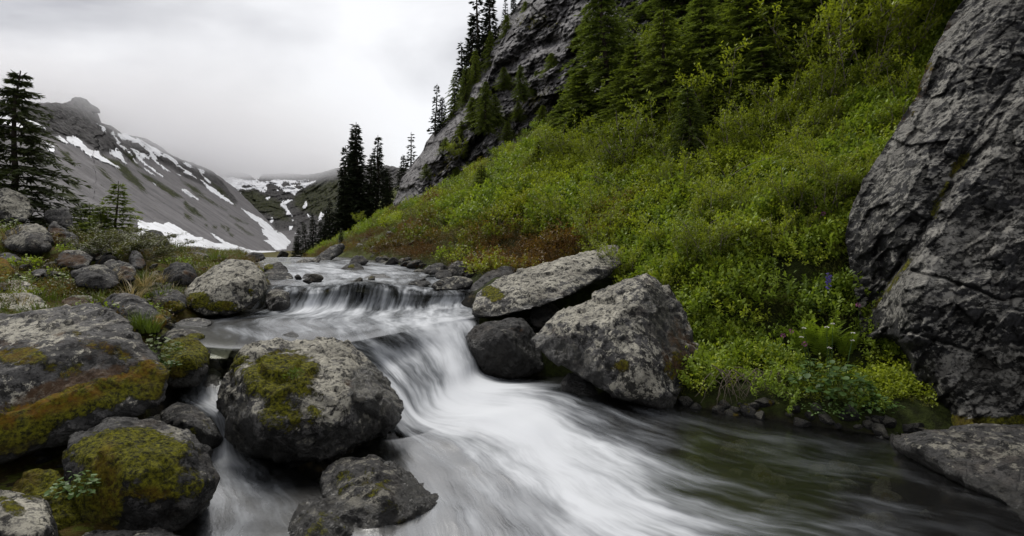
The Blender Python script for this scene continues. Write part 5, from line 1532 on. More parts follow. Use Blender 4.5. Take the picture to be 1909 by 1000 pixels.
def slope_rot(x, y, rng, follow=0.5):
    e = 0.3
    gx = (ground_z(x + e, y) - ground_z(x - e, y)) / (2 * e)
    gy = (ground_z(x, y + e) - ground_z(x, y - e)) / (2 * e)
    return np.stack([np.arctan(gy) * follow, -np.arctan(gx) * follow, np.zeros(len(x))], 1), gx, gy

def shrub_cover():
    rng = np.random.default_rng(77)
    protos = [shrub_mesh('s%d' % i, 10 + i, M_SHRUB) for i in range(4)] \
        + [shrub_mesh('b%d' % i, 20 + i, M_SHRUB2, 0.40, 0.52, 26, 14, 0.066, 0.5) for i in range(2)] \
        + [shrub_mesh('h%d' % i, 30 + i, M_HEATH, 0.40, 0.26, 40, 16, 0.026, 0.4, 0.9) for i in range(3)] \
        + [grass_mesh('g%d' % i, 40 + i, M_GRASS, 90, 0.24, 0.22, 0.8, 0.008) for i in range(2)]
    X, Y = [], []
    n = 40000
    x = rng.uniform(-30, 45, n * 3); y = rng.uniform(4.6, 70, n * 3)
    dr = (x - xR(y)) * 0.9
    dens = np.interp(y, [4, 10, 14, 22, 35, 70], [30, 20, 10, 4.5, 2.0, 0.8])
    ang = np.degrees(np.arctan2(x, y))
    ok = (dr > np.interp(y, [4, 6, 8, 10], [.25, .3, .5, .25])) & (ang < 44) & (rng.random(len(x)) < dens / (n * 3 / (75 * 65.4))) & (dr < 30)
    # extra dense draw near the camera, where the uniform draw is too thin
    m = 30000
    x2 = rng.uniform(-1, 13, m); y2 = rng.uniform(4.6, 16, m)
    dr2 = (x2 - xR(y2)) * 0.9
    d2 = np.interp(y2, [4, 10, 14, 16], [20, 13, 5, 0]) / (m / (14 * 11.4))
    ok2 = (dr2 > np.interp(y2, [4, 6, 8, 10], [.25, .3, .5, .25])) & (np.degrees(np.arctan2(x2, y2)) < 44) & (rng.random(m) < d2)
    x3 = rng.uniform(0, 9, 9000); y3 = rng.uniform(4.6, 11, 9000)     # low filler between the taller clumps
    dr3 = (x3 - xR(y3)) * 0.9
    ok3 = (dr3 > 0.12) & (np.degrees(np.arctan2(x3, y3)) < 44) & (rng.random(9000) < 0.16 * 40 * 6.4 * 9 / 9000 * 3.2)
    nf = int(ok3.sum())
    x = np.concatenate([x[ok], x2[ok2], x3[ok3]]); y = np.concatenate([y[ok], y2[ok2], y3[ok3]])
    filler = np.zeros(len(x), bool); filler[len(x) - nf:] = True
    z = ground_z(x, y)
    v = np.stack([x, y, z], 1)
    px, py = pix(v)
    keep = ~((px > 1600) & (y < 5.0)) & ~((px > 1440) & (px < 1640) & (py > 610) & (rng.random(len(px)) < 0.8)) & ~((px > 1330) & (px < 1500) & (py > 690) & (y < 6))
    keep &= ~((px > 862) & (px < 1185) & (py > 470) & (y < 9.2) & (y > 5.8) & (x < 1.75))
    keep |= filler & (px < 1720) & ~((px > 862) & (px < 1185) & (y < 9.2))
    x, y, v, px, py, filler = x[keep], y[keep], v[keep], px[keep], py[keep], filler[keep]
    k = len(x)
    rot, gx, gy = slope_rot(x, y, rng)
    rot[:, 2] = rng.random(k) * 6.28
    dr = (x - xR(y)) * 0.9
    nz = fbm(np.stack([x * 0.55, y * 0.55, 0 * x], 1), 3, 201)
    nz2 = fbm(np.stack([x * 0.3, y * 0.3, 0 * x + 9], 1), 2, 207)
    low = (1 - sstep(0.5, 3.0, dr)) * sstep(7.0, 9.5, y)
    hue = np.clip(0.04 + 1.1 * nz + 0.85 * low + 0.25 * sstep(12, 20, y) * (nz2 > 0.05), 0, 1)
    scl = rng.uniform(0.6, 1.0, k) * np.interp(y, [5, 8, 12, 20, 50], [0.75, 1.1, 1.3, 1.4, 1.7])
    u = np.clip(0.55 + 1.1 * fbm(np.stack([x * 0.45, y * 0.45, 0 * x + 4], 1), 2, 219) + 0.45 * (rng.random(k) - 0.5), 0, 1)      # species grow in patches
    kind = np.where(u < 0.56, rng.integers(0, 4, k), np.where(u < 0.84, 4 + rng.integers(0, 2, k), 6 + rng.integers(0, 3, k)))
    kind = np.where((low + nz * 0.8 > 0.55) & (rng.random(k) < 0.75), 6 + rng.integers(0, 3, k), kind)
    mead = (y > 17) & (rng.random(k) < 0.8)
    kind = np.where(mead, np.where(rng.random(k) < 0.40 + 0.8 * nz2, 9 + rng.integers(0, 2, k), 6 + rng.integers(0, 3, k)), kind)
    scl = np.where(mead, scl * 0.8, scl)
    kind = np.where(filler, np.where(rng.random(k) < 0.5, 6 + rng.integers(0, 3, k), 4 + rng.integers(0, 2, k)), kind)
    scl = np.where(filler, rng.uniform(0.35, 0.6, k), scl)
    scatter('shrubbery', 'dense carpet of yellow green and rusty low shrubs covering the slope', protos, v - np.array([0, 0, 0.04]), rot, scl, kind, hue)
shrub_cover()

def bank_cover():
    rng = np.random.default_rng(78)
    protos = [grass_mesh('bg%d' % i, 50 + i, M_GRASS, 40, 0.12, 0.12, 0.9, 0.005) for i in range(2)] \
        + [grass_mesh('bs%d' % i, 54 + i, M_STRAW, 30, 0.16, 0.12, 1.1, 0.004) for i in range(2)] \
        + [shrub_mesh('bl%d' % i, 58 + i, M_SHRUB2, 0.16, 0.10, 14, 10, 0.028, 0.7) for i in range(2)] \
        + [shrub_mesh('bh%d' % i, 62 + i, M_HEATH, 0.22, 0.13, 24, 12, 0.020, 0.4, 0.9) for i in range(2)]
    n = 26000
    y = rng.uniform(4.8, 26, n); x = rng.uniform(-22, -2, n)
    dl = xL(y) - x
    nz = fbm(np.stack([x * 0.8, y * 0.8, 0 * x], 1), 3, 211)
    dens = np.interp(y, [4, 8, 14, 26], [34, 26, 12, 4]) * sstep(-0.45, 0.1, nz) / (n / (20 * 21.2))
    ok = (dl > 0.15) & (rng.random(n) < dens) & (x / y > -1.05)
    x, y, nz = x[ok], y[ok], nz[ok]
    v = np.stack([x, y, ground_z(x, y) - 0.01], 1)
    k = len(x)
    rot = np.stack([rng.normal(size=k) * 0.1, rng.normal(size=k) * 0.1, rng.random(k) * 6.28], 1)
    u = rng.random(k)
    kind = np.where(u < 0.25, rng.integers(0, 2, k), np.where(u < 0.42, 2 + rng.integers(0, 2, k), np.where(u < 0.62, 4 + rng.integers(0, 2, k), 6 + rng.integers(0, 2, k))))
    scatter('undergrowth', 'grass, straw and small leaves between the rocks of the mossy bank', protos, v, rot, rng.uniform(0.6, 1.45, k), kind, np.clip(0.3 + nz + 0.3 * rng.random(k), 0, 1))
bank_cover()
# ------------------------------------------------------------------ trees
def tree_kind(seed, **kw):
    h0 = 10.0
    return conifer(seed, h0, **kw)
FIR = [conifer(300 + i, 10.0, 0.17, M_NEEDLE_FAR, whorls=34, per=6, twigs=9, droop=0.30, twig=0.72, bare=0.03, thick=0.36, up=0.18, sparse=0.12) for i in range(4)]
SPARSE_FIR = [conifer(320 + i, 10.0, 0.14, M_NEEDLE_FAR, whorls=22, per=5, twigs=7, droop=0.35, twig=0.75, bare=0.05, thick=0.42, sparse=0.35) for i in range(2)]
HEM = [conifer(340 + i, 10.0, 0.36, M_NEEDLE, whorls=26, per=9, twigs=64, droop=0.55, twig=0.46, bare=0.0, thick=0.22, up=0.26, lean=0.05 * (i - 1)) for i in range(4)]
OLIVE = [conifer(360 + i, 10.0, 0.40, M_NEEDLE_BRIGHT, whorls=24, per=9, twigs=58, droop=0.48, twig=0.48, bare=0.0, thick=0.24, up=0.25) for i in range(3)]

rt = np.random.default_rng(901)
def place_tree(kind, pos, h, rz, label, group=None, name='conifer_tree', cat='tree', sx=1.0):
    tm, cm = kind
    e = empty(name, pos, rz)
    s = h / 10.0
    e.scale = (s * sx, s * sx, s)
    e.rotation_euler = (rt.normal() * 0.04, rt.normal() * 0.04, rz)
    link('trunk', tm, None, e)
    link('crown', cm, None, e)
    return tag(e, label, cat, group)

RIDGE = [  # photo x, base row, top row, kind, label
    (660, 372, 234, FIR[0], 'tall dark fir of the ridge clump, one of two tallest'),
    (676, 372, 228, FIR[1], 'tall dark fir of the ridge clump, one of two tallest'),
    (702, 354, 249, FIR[2], 'separate tall dark fir beside the ridge clump'),
    (637, 392, 308, SPARSE_FIR[0], 'thin fir on the downhill side of the ridge clump'),
    (648, 385, 268, FIR[3], 'dark fir in the middle of the ridge clump'),
    (667, 374, 262, FIR[3], 'dark fir in the middle of the ridge clump'),
    (685, 368, 285, FIR[0], 'dark fir in the middle of the ridge clump'),
    (655, 385, 320, FIR[1], 'lower fir filling the foot of the ridge clump'),
    (643, 392, 335, FIR[2], 'lower fir filling the foot of the ridge clump'),
    (672, 378, 322, FIR[2], 'lower fir filling the foot of the ridge clump'),
    (628, 398, 345, FIR[0], 'lower fir filling the foot of the ridge clump'),
    (748, 330, 286, FIR[1], 'small fir standing apart below the cliff edge'),
    (729, 338, 311, FIR[2], 'tiny narrow fir between ridge clump and cliff'),
    (721, 342, 313, FIR[0], 'tiny narrow fir between ridge clump and cliff'),
    (770, 312, 246, SPARSE_FIR[1], 'ragged bare topped fir at the cliff foot'),
    (615, 412, 368, FIR[3], 'small fir in the row down the meadow edge'),
    (606, 420, 386, FIR[1], 'small fir in the row down the meadow edge'),
    (596, 428, 408, FIR[0], 'small fir in the row down the meadow edge'),
    (585, 436, 396, FIR[2], 'small fir in the row down the meadow edge'),
    (572, 443, 412, FIR[3], 'small fir in the row down the meadow edge'),
    (558, 450, 423, FIR[0], 'small fir in the row down the meadow edge'),
    (548, 457, 438, FIR[1], 'small fir in the row down the meadow edge'),
    (637, 456, 421, FIR[1], 'lone young fir in the middle of the meadow'),
]
for i, (px, pb, pt, kd, lab) in enumerate(RIDGE):
    p = hit(px, pb + 4, 12, 74)
    g = 'firs of the ridge clump' if 'clump' in lab and 'tallest' not in lab and 'between' not in lab and 'separate' not in lab else ('tallest ridge firs' if 'tallest' in lab else ('firs along the meadow edge' if 'meadow edge' in lab else ('tiny firs below the cliff' if 'tiny' in lab else None)))
    p[2] = min(p[2], gz(p[0], p[1]))
    h = (CZ + (HY - pt) / F * p[1]) - p[2]
    place_tree(kd, p - np.array([0, 0, 0.1]), h, rt.random() * 6.28, lab, g, 'fir_tree', sx=1.15 if i < 11 else 1.3)

# conifers on and above the cliff: base row, top row, distance
CLIFFT = [
    (812, 258, 155, 42, SPARSE_FIR[0], 1.1, 'ragged fir on the outer edge of the cliff'),
    (826, 250, 180, 42, FIR[1], 1.4, 'ragged fir on the outer edge of the cliff'),
    (845, 232, 130, 42, OLIVE[0], 0.8, 'bushy olive conifer crowding the cliff top'),
    (862, 205, 75, 42, SPARSE_FIR[1], 1.3, 'tall thin conifer on the cliff top against the cloud'),
    (878, 190, 30, 42, FIR[2], 1.2, 'tall thin conifer on the cliff top against the cloud'),
    (895, 160, -15, 42, SPARSE_FIR[0], 1.4, 'tall thin conifer on the cliff top against the cloud'),
    (915, 150, -20, 42, FIR[0], 1.2, 'tall thin conifer on the cliff top against the cloud'),
    (940, 60, -10, 43, SPARSE_FIR[1], 1.1, 'tall thin conifer on the cliff top against the cloud'),
    (960, 40, -25, 43, FIR[3], 1.0, 'tall thin conifer on the cliff top against the cloud'),
    (870, 205, 120, 40, OLIVE[1], 0.9, 'bushy olive conifer crowding the cliff top'),
    (890, 170, 90, 40, OLIVE[2], 0.9, 'bushy olive conifer crowding the cliff top'),
    (915, 135, 55, 40, OLIVE[0], 0.9, 'bushy olive conifer crowding the cliff top'),
    (945, 100, 25, 40, OLIVE[1], 1.0, 'bushy olive conifer crowding the cliff top'),
    (980, 75, 0, 40, OLIVE[2], 1.0, 'bushy olive conifer crowding the cliff top'),
    (1015, 55, -30, 39, OLIVE[0], 1.0, 'bushy olive conifer crowding the cliff top'),
    (1050, 40, -30, 38, OLIVE[1], 1.0, 'bushy olive conifer crowding the cliff top'),
    (905, 245, 150, 33, OLIVE[2], 1.1, 'rounded olive conifer clinging to the cliff ledge'),
    (925, 235, 175, 33, OLIVE[0], 1.2, 'rounded olive conifer clinging to the cliff ledge'),
    (975, 185, 120, 32, HEM[1], 1.2, 'dark conifer rooted in the cliff cleft'),
    (1000, 180, 130, 32, HEM[2], 1.2, 'dark conifer rooted in the cliff cleft'),
]
for (px, pb, pt, d, kd, sx, lab) in CLIFFT:
    p = P(px, pb, d)
    place_tree(kd, p, (pb - pt) / F * d, rt.random() * 6.28, lab, lab + ' group', sx=sx)

for i, (px, py, pt, kd) in enumerate([(795, 335, 305, OLIVE[0]), (832, 292, 255, OLIVE[1]), (862, 262, 225, OLIVE[2]), (885, 232, 180, HEM[1]), (945, 262, 225, OLIVE[0]), (965, 225, 190, OLIVE[2]), (1010, 235, 195, OLIVE[1]), (1030, 150, 95, HEM[3]), (1090, 90, 30, OLIVE[0]), (940, 165, 125, OLIVE[1]), (850, 345, 310, OLIVE[2])]):
    d = float(cliff_depth(np.array(px), np.array(py), np.array(200.0))) - 0.6
    place_tree(kd, P(px, py, d), (py - pt) / F * d, i * 1.1, 'stunted conifer gripping a crack in the grey cliff face', 'stunted conifers on the cliff face', sx=1.7)
SLOPE = [  # conifers among the bushes of the slope: photo x, base row, top row
    (895, 372, 300, OLIVE[0], 'small conifer at the foot of the grey cliff'), (1000, 325, 255, OLIVE[1], 'conifer at the inner edge of the cliff face'),
    (1048, 290, 175, HEM[0], 'short dark hemlock nearest to the cliff face'), (1085, 270, 110, HEM[1], 'dark hemlock between the cliff side hemlock and the tallest hemlock'),
    (1130, 250, -40, HEM[2], 'tallest hemlock on the slope rising past the cliff top'), (1095, 270, 120, OLIVE[2], 'olive young conifer in the slope thicket'),
    (1185, 260, 70, OLIVE[1], 'olive conifer just behind the pale stemmed bushes'), (1240, 240, 10, OLIVE[0], 'tall olive conifer between the broad hemlock and the pale stemmed bushes'), (1285, 330, 150, HEM[1], 'broad drooping hemlock in front of the thicket'),
    (1320, 215, -40, HEM[2], 'tall hemlock directly behind the broad drooping front hemlock'), (1390, 200, -70, OLIVE[2], 'tall olive conifer rising behind the bright gap bushes'), (1450, 180, -90, HEM[0], 'drooping hemlock in the slope thicket'),
    (1350, 120, -120, HEM[1], 'drooping hemlock in the slope thicket'), (1520, 140, -120, OLIVE[0], 'olive young conifer in the slope thicket'), (1600, 110, -120, OLIVE[1], 'olive young conifer in the slope thicket'),
    (1200, 120, -60, HEM[3], 'drooping hemlock in the slope thicket'), (1270, 80, -120, HEM[2], 'drooping hemlock in the slope thicket'), (1430, 60, -160, HEM[0], 'drooping hemlock in the slope thicket'),
    (1160, 200, 90, OLIVE[1], 'olive young conifer in the slope thicket'), (1420, 230, 60, HEM[2], 'drooping hemlock in the slope thicket'), (1330, 270, 130, OLIVE[0], 'olive young conifer in the slope thicket'),
]
for (px, pb, pt, kd, lab) in SLOPE:
    p = hit(px, pb, 5, 60)
    if p[1] > 34: p = P(px, pb, 30.0)
    h = (pb - pt) / F * p[1]
    place_tree(kd, p - np.array([0, 0, 0.1]), h, rt.random() * 6.28, lab.replace('nearest to', 'right against').replace('right against', 'pressed against'), 'slope conifers: ' + lab, 'hemlock_tree' if kd in HEM else 'conifer_tree', sx=rt.uniform(1.35, 1.9))

# --- left bank conifers
LEFT_H = conifer(400, 10.0, 0.42, M_NEEDLE_DARK, whorls=26, per=8, twigs=60, droop=0.30, twig=0.6, bare=0.0, thick=0.2, up=0.25, sparse=0.06)
p = np.array([-0.882 * 11.5, 11.5, 0]); p[2] = gz(p[0], p[1]) - 0.05
place_tree(LEFT_H, p, CZ + (HY - 130) / F * 11.5 - p[2], 0.6, 'dark drooping hemlock standing over the tall lichened boulder', None, 'hemlock_tree', sx=1.3)
YOUNG = conifer(404, 10.0, 0.42, M_NEEDLE_BRIGHT, whorls=20, per=7, twigs=18, droop=0.15, twig=0.9, bare=0.0, thick=0.25, up=0.35)
for (px, pb, pt, d, lab, sx) in [(216, 432, 338, 11.4, 'young bright conifer in front of the scree slope', 1.35), (172, 428, 378, 11.8, 'low spreading conifer beside the young bright conifer', 1.6),
                                 (196, 438, 384, 11.2, 'low bushy conifer under the young bright conifer', 1.5), (150, 424, 380, 12.2, 'dull green low conifer next to the flat topped rock', 1.5), (358, 480, 464, 15.0, 'dwarf fir at the edge of the snowfield', 1.6), (345, 480, 466, 15.5, 'dwarf fir beside another at the edge of the snowfield', 1.6)]:
    p = P(px, pb, d); p[2] = min(p[2], gz(p[0], p[1]))
    place_tree(YOUNG, p, CZ + (HY - pt) / F * d - p[2], rt.random() * 6.28, lab, None, sx=sx)

# ------------------------------------------------------------------ bushes on the slope
BUSH = [bush(500 + i, 0.95, 1.5, M_BUSH, 10, 0.085, 70, 0.42) for i in range(3)]
def place_bush(kd, pos, s, rz, label, group=None, name='leafy_bush', sz=1.0):
    sm, lm = kd
    e = empty(name, pos, rz)
    e.scale = (s, s, s * sz)
    link('stems', sm, None, e)
    link('foliage', lm, None, e)
    return tag(e, label, 'bush', group)
BUSHES = [  # photo x, base row, top row
    (1045, 312, 235, 'bright rounded bush at the top of the shrub carpet'), (1000, 330, 280, 'bright bush at the corner of the cliff'), (1110, 315, 240, 'pale stemmed bush below the hemlocks'),
    (1175, 320, 215, 'pale stemmed bush below the hemlocks'), (1225, 300, 190, 'pale stemmed bush below the hemlocks'), (1350, 240, 120, 'leafy ash bush high in the thicket'), (1300, 180, 80, 'leafy ash bush high in the thicket'),
    (1480, 190, 60, 'leafy ash bush high in the thicket'), (1550, 170, 10, 'leafy ash bush with long fronds near the rock wall'), (1620, 150, -20, 'leafy ash bush with long fronds near the rock wall'),
    (1680, 130, 0, 'leafy ash bush with long fronds near the rock wall'), (1590, 60, -60, 'leafy ash bush high in the thicket'), (1500, 70, -50, 'leafy ash bush high in the thicket'), (1730, 60, -80, 'leafy ash bush with long fronds near the rock wall'),
    (1145, 170, 100, 'leafy ash bush high in the thicket'), (1690, 215, 125, 'bright bush pressed against the rock wall'), (1660, 270, 190, 'bright bush pressed against the rock wall'),
    (1400, 265, 190, 'bright leafy bush between the broad hemlock and a tall olive conifer'), (1450, 245, 150, 'bright leafy bush at the foot of the tall olive conifer'), (1530, 215, 120, 'bright leafy bush on the thicket edge toward the rock wall'), (1590, 200, 90, 'bright leafy bush on the thicket edge toward the rock wall'),
    (1250, 330, 255, 'bright leafy bush at the foot of the broad drooping hemlock'), (1360, 300, 215, 'lowest bright leafy bush next to the broad drooping hemlock'), (1140, 335, 270, 'bright leafy bush below the tallest slope hemlock'), (1640, 90, -40, 'leafy ash bush high in the thicket'), (1230, 150, 60, 'leafy ash bush high in the thicket'), (1400, 120, 0, 'leafy ash bush high in the thicket'), (1450, 20, -90, 'leafy ash bush high in the thicket'),
    (790, 400, 372, 'round green bush in the meadow below the cliff'), (668, 415, 396, 'low bush at the foot of the ridge firs'), (850, 300, 262, 'small bush on the cliff foot ledge'),
]
for i, (px, pb, pt, lab) in enumerate(BUSHES):
    p = hit(px, pb, 5, 66)
    if px == 850: p = P(px, pb, 34.0)
    s = (pb - pt) / F * p[1] / 1.5
    place_bush(BUSH[i % 3], p - np.array([0, 0, 0.05]), s, rt.random() * 6.28, lab, 'bushes: ' + lab, sz=1.0)
rb = np.random.default_rng(64)
for i in range(34):                                               # taller fresh green bushes standing out of the carpet
    px = rb.uniform(980, 1600); py = rb.uniform(300, 560) - max(0, (px - 1250)) * 0.16
    p = hit(px, py, 5.0, 30)
    place_bush(BUSH[i % 3], p - np.array([0, 0, 0.05]), rb.uniform(0.28, 0.5) * (p[1] / 8.0) ** 0.5, rb.random() * 6.28, 'fresh green bush standing out of the low shrub carpet', 'green bushes in the shrub carpet')
DEAD = [tube_mesh('twig', [(np.stack([np.linspace(0, 0.25 * (k + 1), 6), 0.05 * np.sin(np.linspace(0, 3, 6) + k), 0.1 + 0.5 * np.linspace(0, 1, 6) ** 0.7 - 0.05 * k * np.linspace(0, 1, 6) ** 2], 1), np.linspace(0.007, 0.002, 6))], M_TWIG, 4) for k in range(4)]
for i, (px, py) in enumerate([(1095, 440), (1160, 380), (1350, 370), (1240, 430), (1030, 420), (1420, 330), (1150, 310), (1330, 330), (930, 440), (1280, 360)]):
    p = hit(px, py, 5.0, 40)
    e = empty('dead_branch', p + np.array([0, 0, 0.1]), i * 2.1)
    for k in range(3):
        o = link('twig', DEAD[(i + k) % 4], None, e); o.rotation_euler = (0.2 * k, 0, k * 1.1)
    tag(e, 'bare grey dead branch poking out of the shrub carpet', 'branch', 'dead branches in the shrub carpet')
BROWN = bush(520, 0.9, 0.8, M_HEATH, 14, 0.045, 90, 0.4)
for (px, pb, d, s, lab) in [(215, 470, 8.6, 0.9, 'wide olive brown low shrub between the bank rocks'), (265, 482, 8.8, 0.8, 'rust tinged low shrub beside the pointed black boulder'), (180, 452, 9.6, 0.8, 'dull low shrub behind the bank rocks'), (240, 452, 10.2, 0.8, 'olive low shrub beneath the young conifer')]:
    p = P(px, pb, d); p[2] = gz(p[0], p[1]) - 0.03
    place_bush(BROWN, p, s, rt.random() * 6.28, lab, None, 'low_shrub', sz=0.5)

# ------------------------------------------------------------------ herbs, ferns, flowers, roots
def fern_meshes(seed, n=11, ln=0.42, w=0.10):
    """one mesh per frond"""
    rng = np.random.default_rng(seed)
    out = []
    for f in range(n):
        az = 2 * math.pi * f / n + rng.uniform(-.3, .3)
        hd = np.array([math.cos(az), math.sin(az), 0.0]); sd = np.array([-hd[1], hd[0], 0.0])
        l = ln * rng.uniform(0.75, 1.1)
        k = 19
        t = np.linspace(0.08, 1, k)[:, None]
        lean = rng.uniform(0.35, 0.85)
        pts = hd * l * lean * t ** 1.4 + np.array([0, 0, 1.0]) * l * (t - 0.22 * t ** 3)
        tg = np.gradient(pts, axis=0)
        O = np.concatenate([pts, pts]); D = np.concatenate([sd + tg / np.linalg.norm(tg, axis=1)[:, None] * 0.35, -sd + tg / np.linalg.norm(tg, axis=1)[:, None] * 0.35])
        L = w * np.sin(np.pi * np.clip(0.12 + 0.88 * t[:, 0], 0, 1)) ** 0.7 * (1.1 - 0.5 * t[:, 0]) + 0.004
        L = np.concatenate([L, L])
        nrm = np.cross(np.concatenate([tg, tg]), np.tile(sd, (2 * k, 1)))
        V, Fc, T = leaves_mesh('frond', O, D, nrm, L, 0.013 * np.ones(2 * k), 0.1, rng)
        TV, TF = tubes([(np.concatenate([[[0, 0, 0]], pts]), np.linspace(0.004, 0.001, k + 1))], 4)
        out.append(pack('frond', [(V, Fc, T), (TV, TF, np.full(len(TV), 0.5))], M_FERN))
    return out

def place_fern(pos, s, seed, label, n=11):
    e = empty('fern', pos, 0.3 * seed)
    e.scale = (s, s, s)
    for me in fern_meshes(seed, n):
        link('frond', me, None, e)
    return tag(e, label, 'fern')
def gpos(px, py, dz=-0.02, d0=3.0):
    p = hit(px, py, d0, 40)
    return np.array([p[0], p[1], gz(p[0], p[1]) + dz])
place_fern(gpos(1530, 668), 1.2, 3, 'big yellow green fern above the leafy clump', 15)
place_fern(gpos(1492, 660), 1.0, 4, 'fern with upright fronds beside the big fern', 9)
place_fern(gpos(1575, 665), 1.0, 5, 'fern between the big fern and the rock wall', 9)
place_fern(gpos(1280, 575), 0.7, 6, 'fern behind the ridged boulder', 9)
place_fern(gpos(1320, 600), 0.6, 7, 'small fern beside the rusty flank of the ridged boulder', 9)

def herb_clump(pos, s, seed, label, n=150, leaf=0.062, rad=0.30, hgt=0.34, name='leafy_herb', flowers=(), mat=None, droop=0.3, face=None):
    rng = np.random.default_rng(seed)
    e = empty(name, pos, rng.random() * 6.28 if face is None else face)
    e.scale = (s, s, s)
    a = rng.random(n) * 2 * math.pi; r = rad * np.sqrt(rng.random(n))
    h = hgt * (1 - 0.7 * (r / rad) ** 2) * rng.uniform(0.35, 1.0, n)
    O = np.stack([np.cos(a) * r, np.sin(a) * r, h], 1)
    D = np.stack([np.cos(a + rng.normal(size=n) * .8), np.sin(a + rng.normal(size=n) * .8), rng.uniform(-droop - .2, .3, n)], 1)
    L = leaf * rng.uniform(0.6, 1.25, n)
    me = pack('leaves', [leaves_mesh('leaves', O, D, np.tile([0, 0, 1.0], (n, 1)) + rdir(rng, n) * 0.35, L, L * 0.8, 0.10, rng, True)], mat or M_HERB)
    link('leaves', me, None, e)
    paths = []
    for i in range(0, n, 4):
        paths.append((np.array([O[i] * [0.3, 0.3, 0], O[i] * [0.7, 0.7, 0.6], O[i]]), np.array([0.003, 0.0025, 0.0015])))
    tops = []
    for (fx, fy, fh) in flowers:
        paths.append((np.array([[fx * 0.6, fy * 0.6, 0.0], [fx * 0.8, fy * 0.8, fh * 0.6], [fx, fy, fh]]), np.array([0.004, 0.0035, 0.002])))
        tops.append((fx, fy, fh))
    link('stems', tube_mesh('stems', paths, M_HERB if mat is None else mat, 4), None, e)
    for t in tops:
        k = 22
        d = rdir(rng, k); d[:, 2] = np.abs(d[:, 2]) * 0.4
        fm = pack('flower_head', [leaves_mesh('flower_head', np.tile(t, (k, 1)) + d * 0.012, d, rdir(rng, k), 0.011, 0.008, 0.1, rng)], M_WHITE)
        link('flower_head', fm, None, e)
    return tag(e, label, 'plant')
FL = [(-0.22, 0.05, 0.52), (0.2, -0.02, 0.5), (0.28, 0.1, 0.55), (0.05, 0.12, 0.6), (-0.05, -0.1, 0.45), (0.15, 0.2, 0.62), (-0.12, 0.2, 0.58)]
herb_clump(gpos(1545, 735), 1.0, 31, 'round leaved herb clump with small white flower heads by the water', 240, 0.062, 0.36, 0.36, flowers=FL, face=0.0)
herb_clump(gpos(1480, 700), 0.7, 32, 'small round leaved herb beside the dry roots', 90)
herb_clump(gpos(1600, 752), 0.8, 33, 'narrow leaved herb hanging over the shore stones', 150, 0.05, 0.30, 0.22, droop=0.6)
herb_clump(gpos(1640, 760), 0.6, 36, 'trailing herb at the mouth of the dark hollow', 110, 0.05, 0.30, 0.2, droop=0.6)
herb_clump(gpos(1545, 765), 0.7, 37, 'low cushion of small leaves overhanging the stream', 170, 0.034, 0.36, 0.16, droop=0.6)
herb_clump(gpos(1540, 585), 0.8, 34, 'palmate leaved herb next to the purple flower', 120, 0.06, 0.28, 0.34)
# lush feathery patch behind the ridged boulder
LUSH = shrub_mesh('foliage', 610, M_FERN, 0.42, 0.34, 60, 22, 0.040, 0.28, 1.0)
for (px, py, s, lab) in [(1170, 505, 0.9, 'lush feathery green herb between the slab and the ridged boulder'), (1222, 500, 0.9, 'lush feathery green herb behind the ridged boulder peak')]:
    p = gpos(px, py, 0.0, 5.5)
    e = empty('feathery_herb', p); e.scale = (s, s, s)
    link('foliage', LUSH, None, e)
    st = tube_mesh('stems', [(np.array([[0, 0, -0.05], [0.1 * math.cos(a), 0.1 * math.sin(a), 0.15], [0.25 * math.cos(a), 0.25 * math.sin(a), 0.28]]), np.array([.004, .003, .002])) for a in np.linspace(0, 6, 14)], M_FERN, 4)
    link('stems', st, None, e)
    tag(e, lab, 'plant')
# left bank herbs
def herb_at(px, py, d, z, s, seed, label, **kw):
    p = P(px, py, d)
    if z is not None: p[2] = z
    return herb_clump(p, s, seed, label, **kw)
herb_at(285, 668, 4.25, None, 0.62, 41, 'fresh green trailing herb in the notch behind the slab boulder', n=200, leaf=0.05, rad=0.34, hgt=0.30, droop=0.7, mat=M_GRASS)
herb_at(296, 690, 4.1, None, 0.42, 47, 'small round leaves hanging down the slab boulder end', n=120, leaf=0.06, rad=0.34, hgt=0.24, droop=0.9)
herb_at(140, 925, 2.78, None, 0.32, 42, 'small round leaved herb between moss mound and mossy boulder', n=90, leaf=0.085, rad=0.3, hgt=0.4)
for i, (px, py, lab) in enumerate([(165, 478, 'yellow green sprouting herb before the brown hummock'), (115, 535, 'leafy tuft in front of the angular dark rock'), (185, 530, 'dark leafy tuft under the angular dark rock'), (25, 540, 'leafy tuft behind the pale blotched rock'), (20, 415, 'leafy fringe on top of the round lichened boulder')]):
    p = gpos(px, py, 0.0, 4.5)
    if i == 4: p = P(20, 428, 8.5)
    herb_clump(p, 0.55, 50 + i, lab, n=120, leaf=0.06, rad=0.3, hgt=0.35, mat=M_GRASS)
# tiny plant on the speckled boulder
p = P(548, 738, 3.98)
e = empty('seedling', p); e.scale = (1, 1, 1)
link('stems', tube_mesh('stems', [(np.array([[0, 0, -.02], [dx * .5, 0, .07], [dx, 0, .15]]), np.array([.003, .0025, .002])) for dx in (-.035, .01, .03)], M_STRAW, 4), None, e)
rg = np.random.default_rng(6)
k = 60
O = np.stack([rg.normal(size=k) * .03, rg.normal(size=k) * .02, .12 + rg.random(k) * .06], 1)
link('leaves', pack('leaves', [leaves_mesh('leaves', O, rdir(rg, k) + [0, 0, .7], rdir(rg, k), 0.035, 0.012, 0.1, rg)], M_GRASS), None, e)
tag(e, 'tiny green sprig growing on the speckled boulder', 'plant')
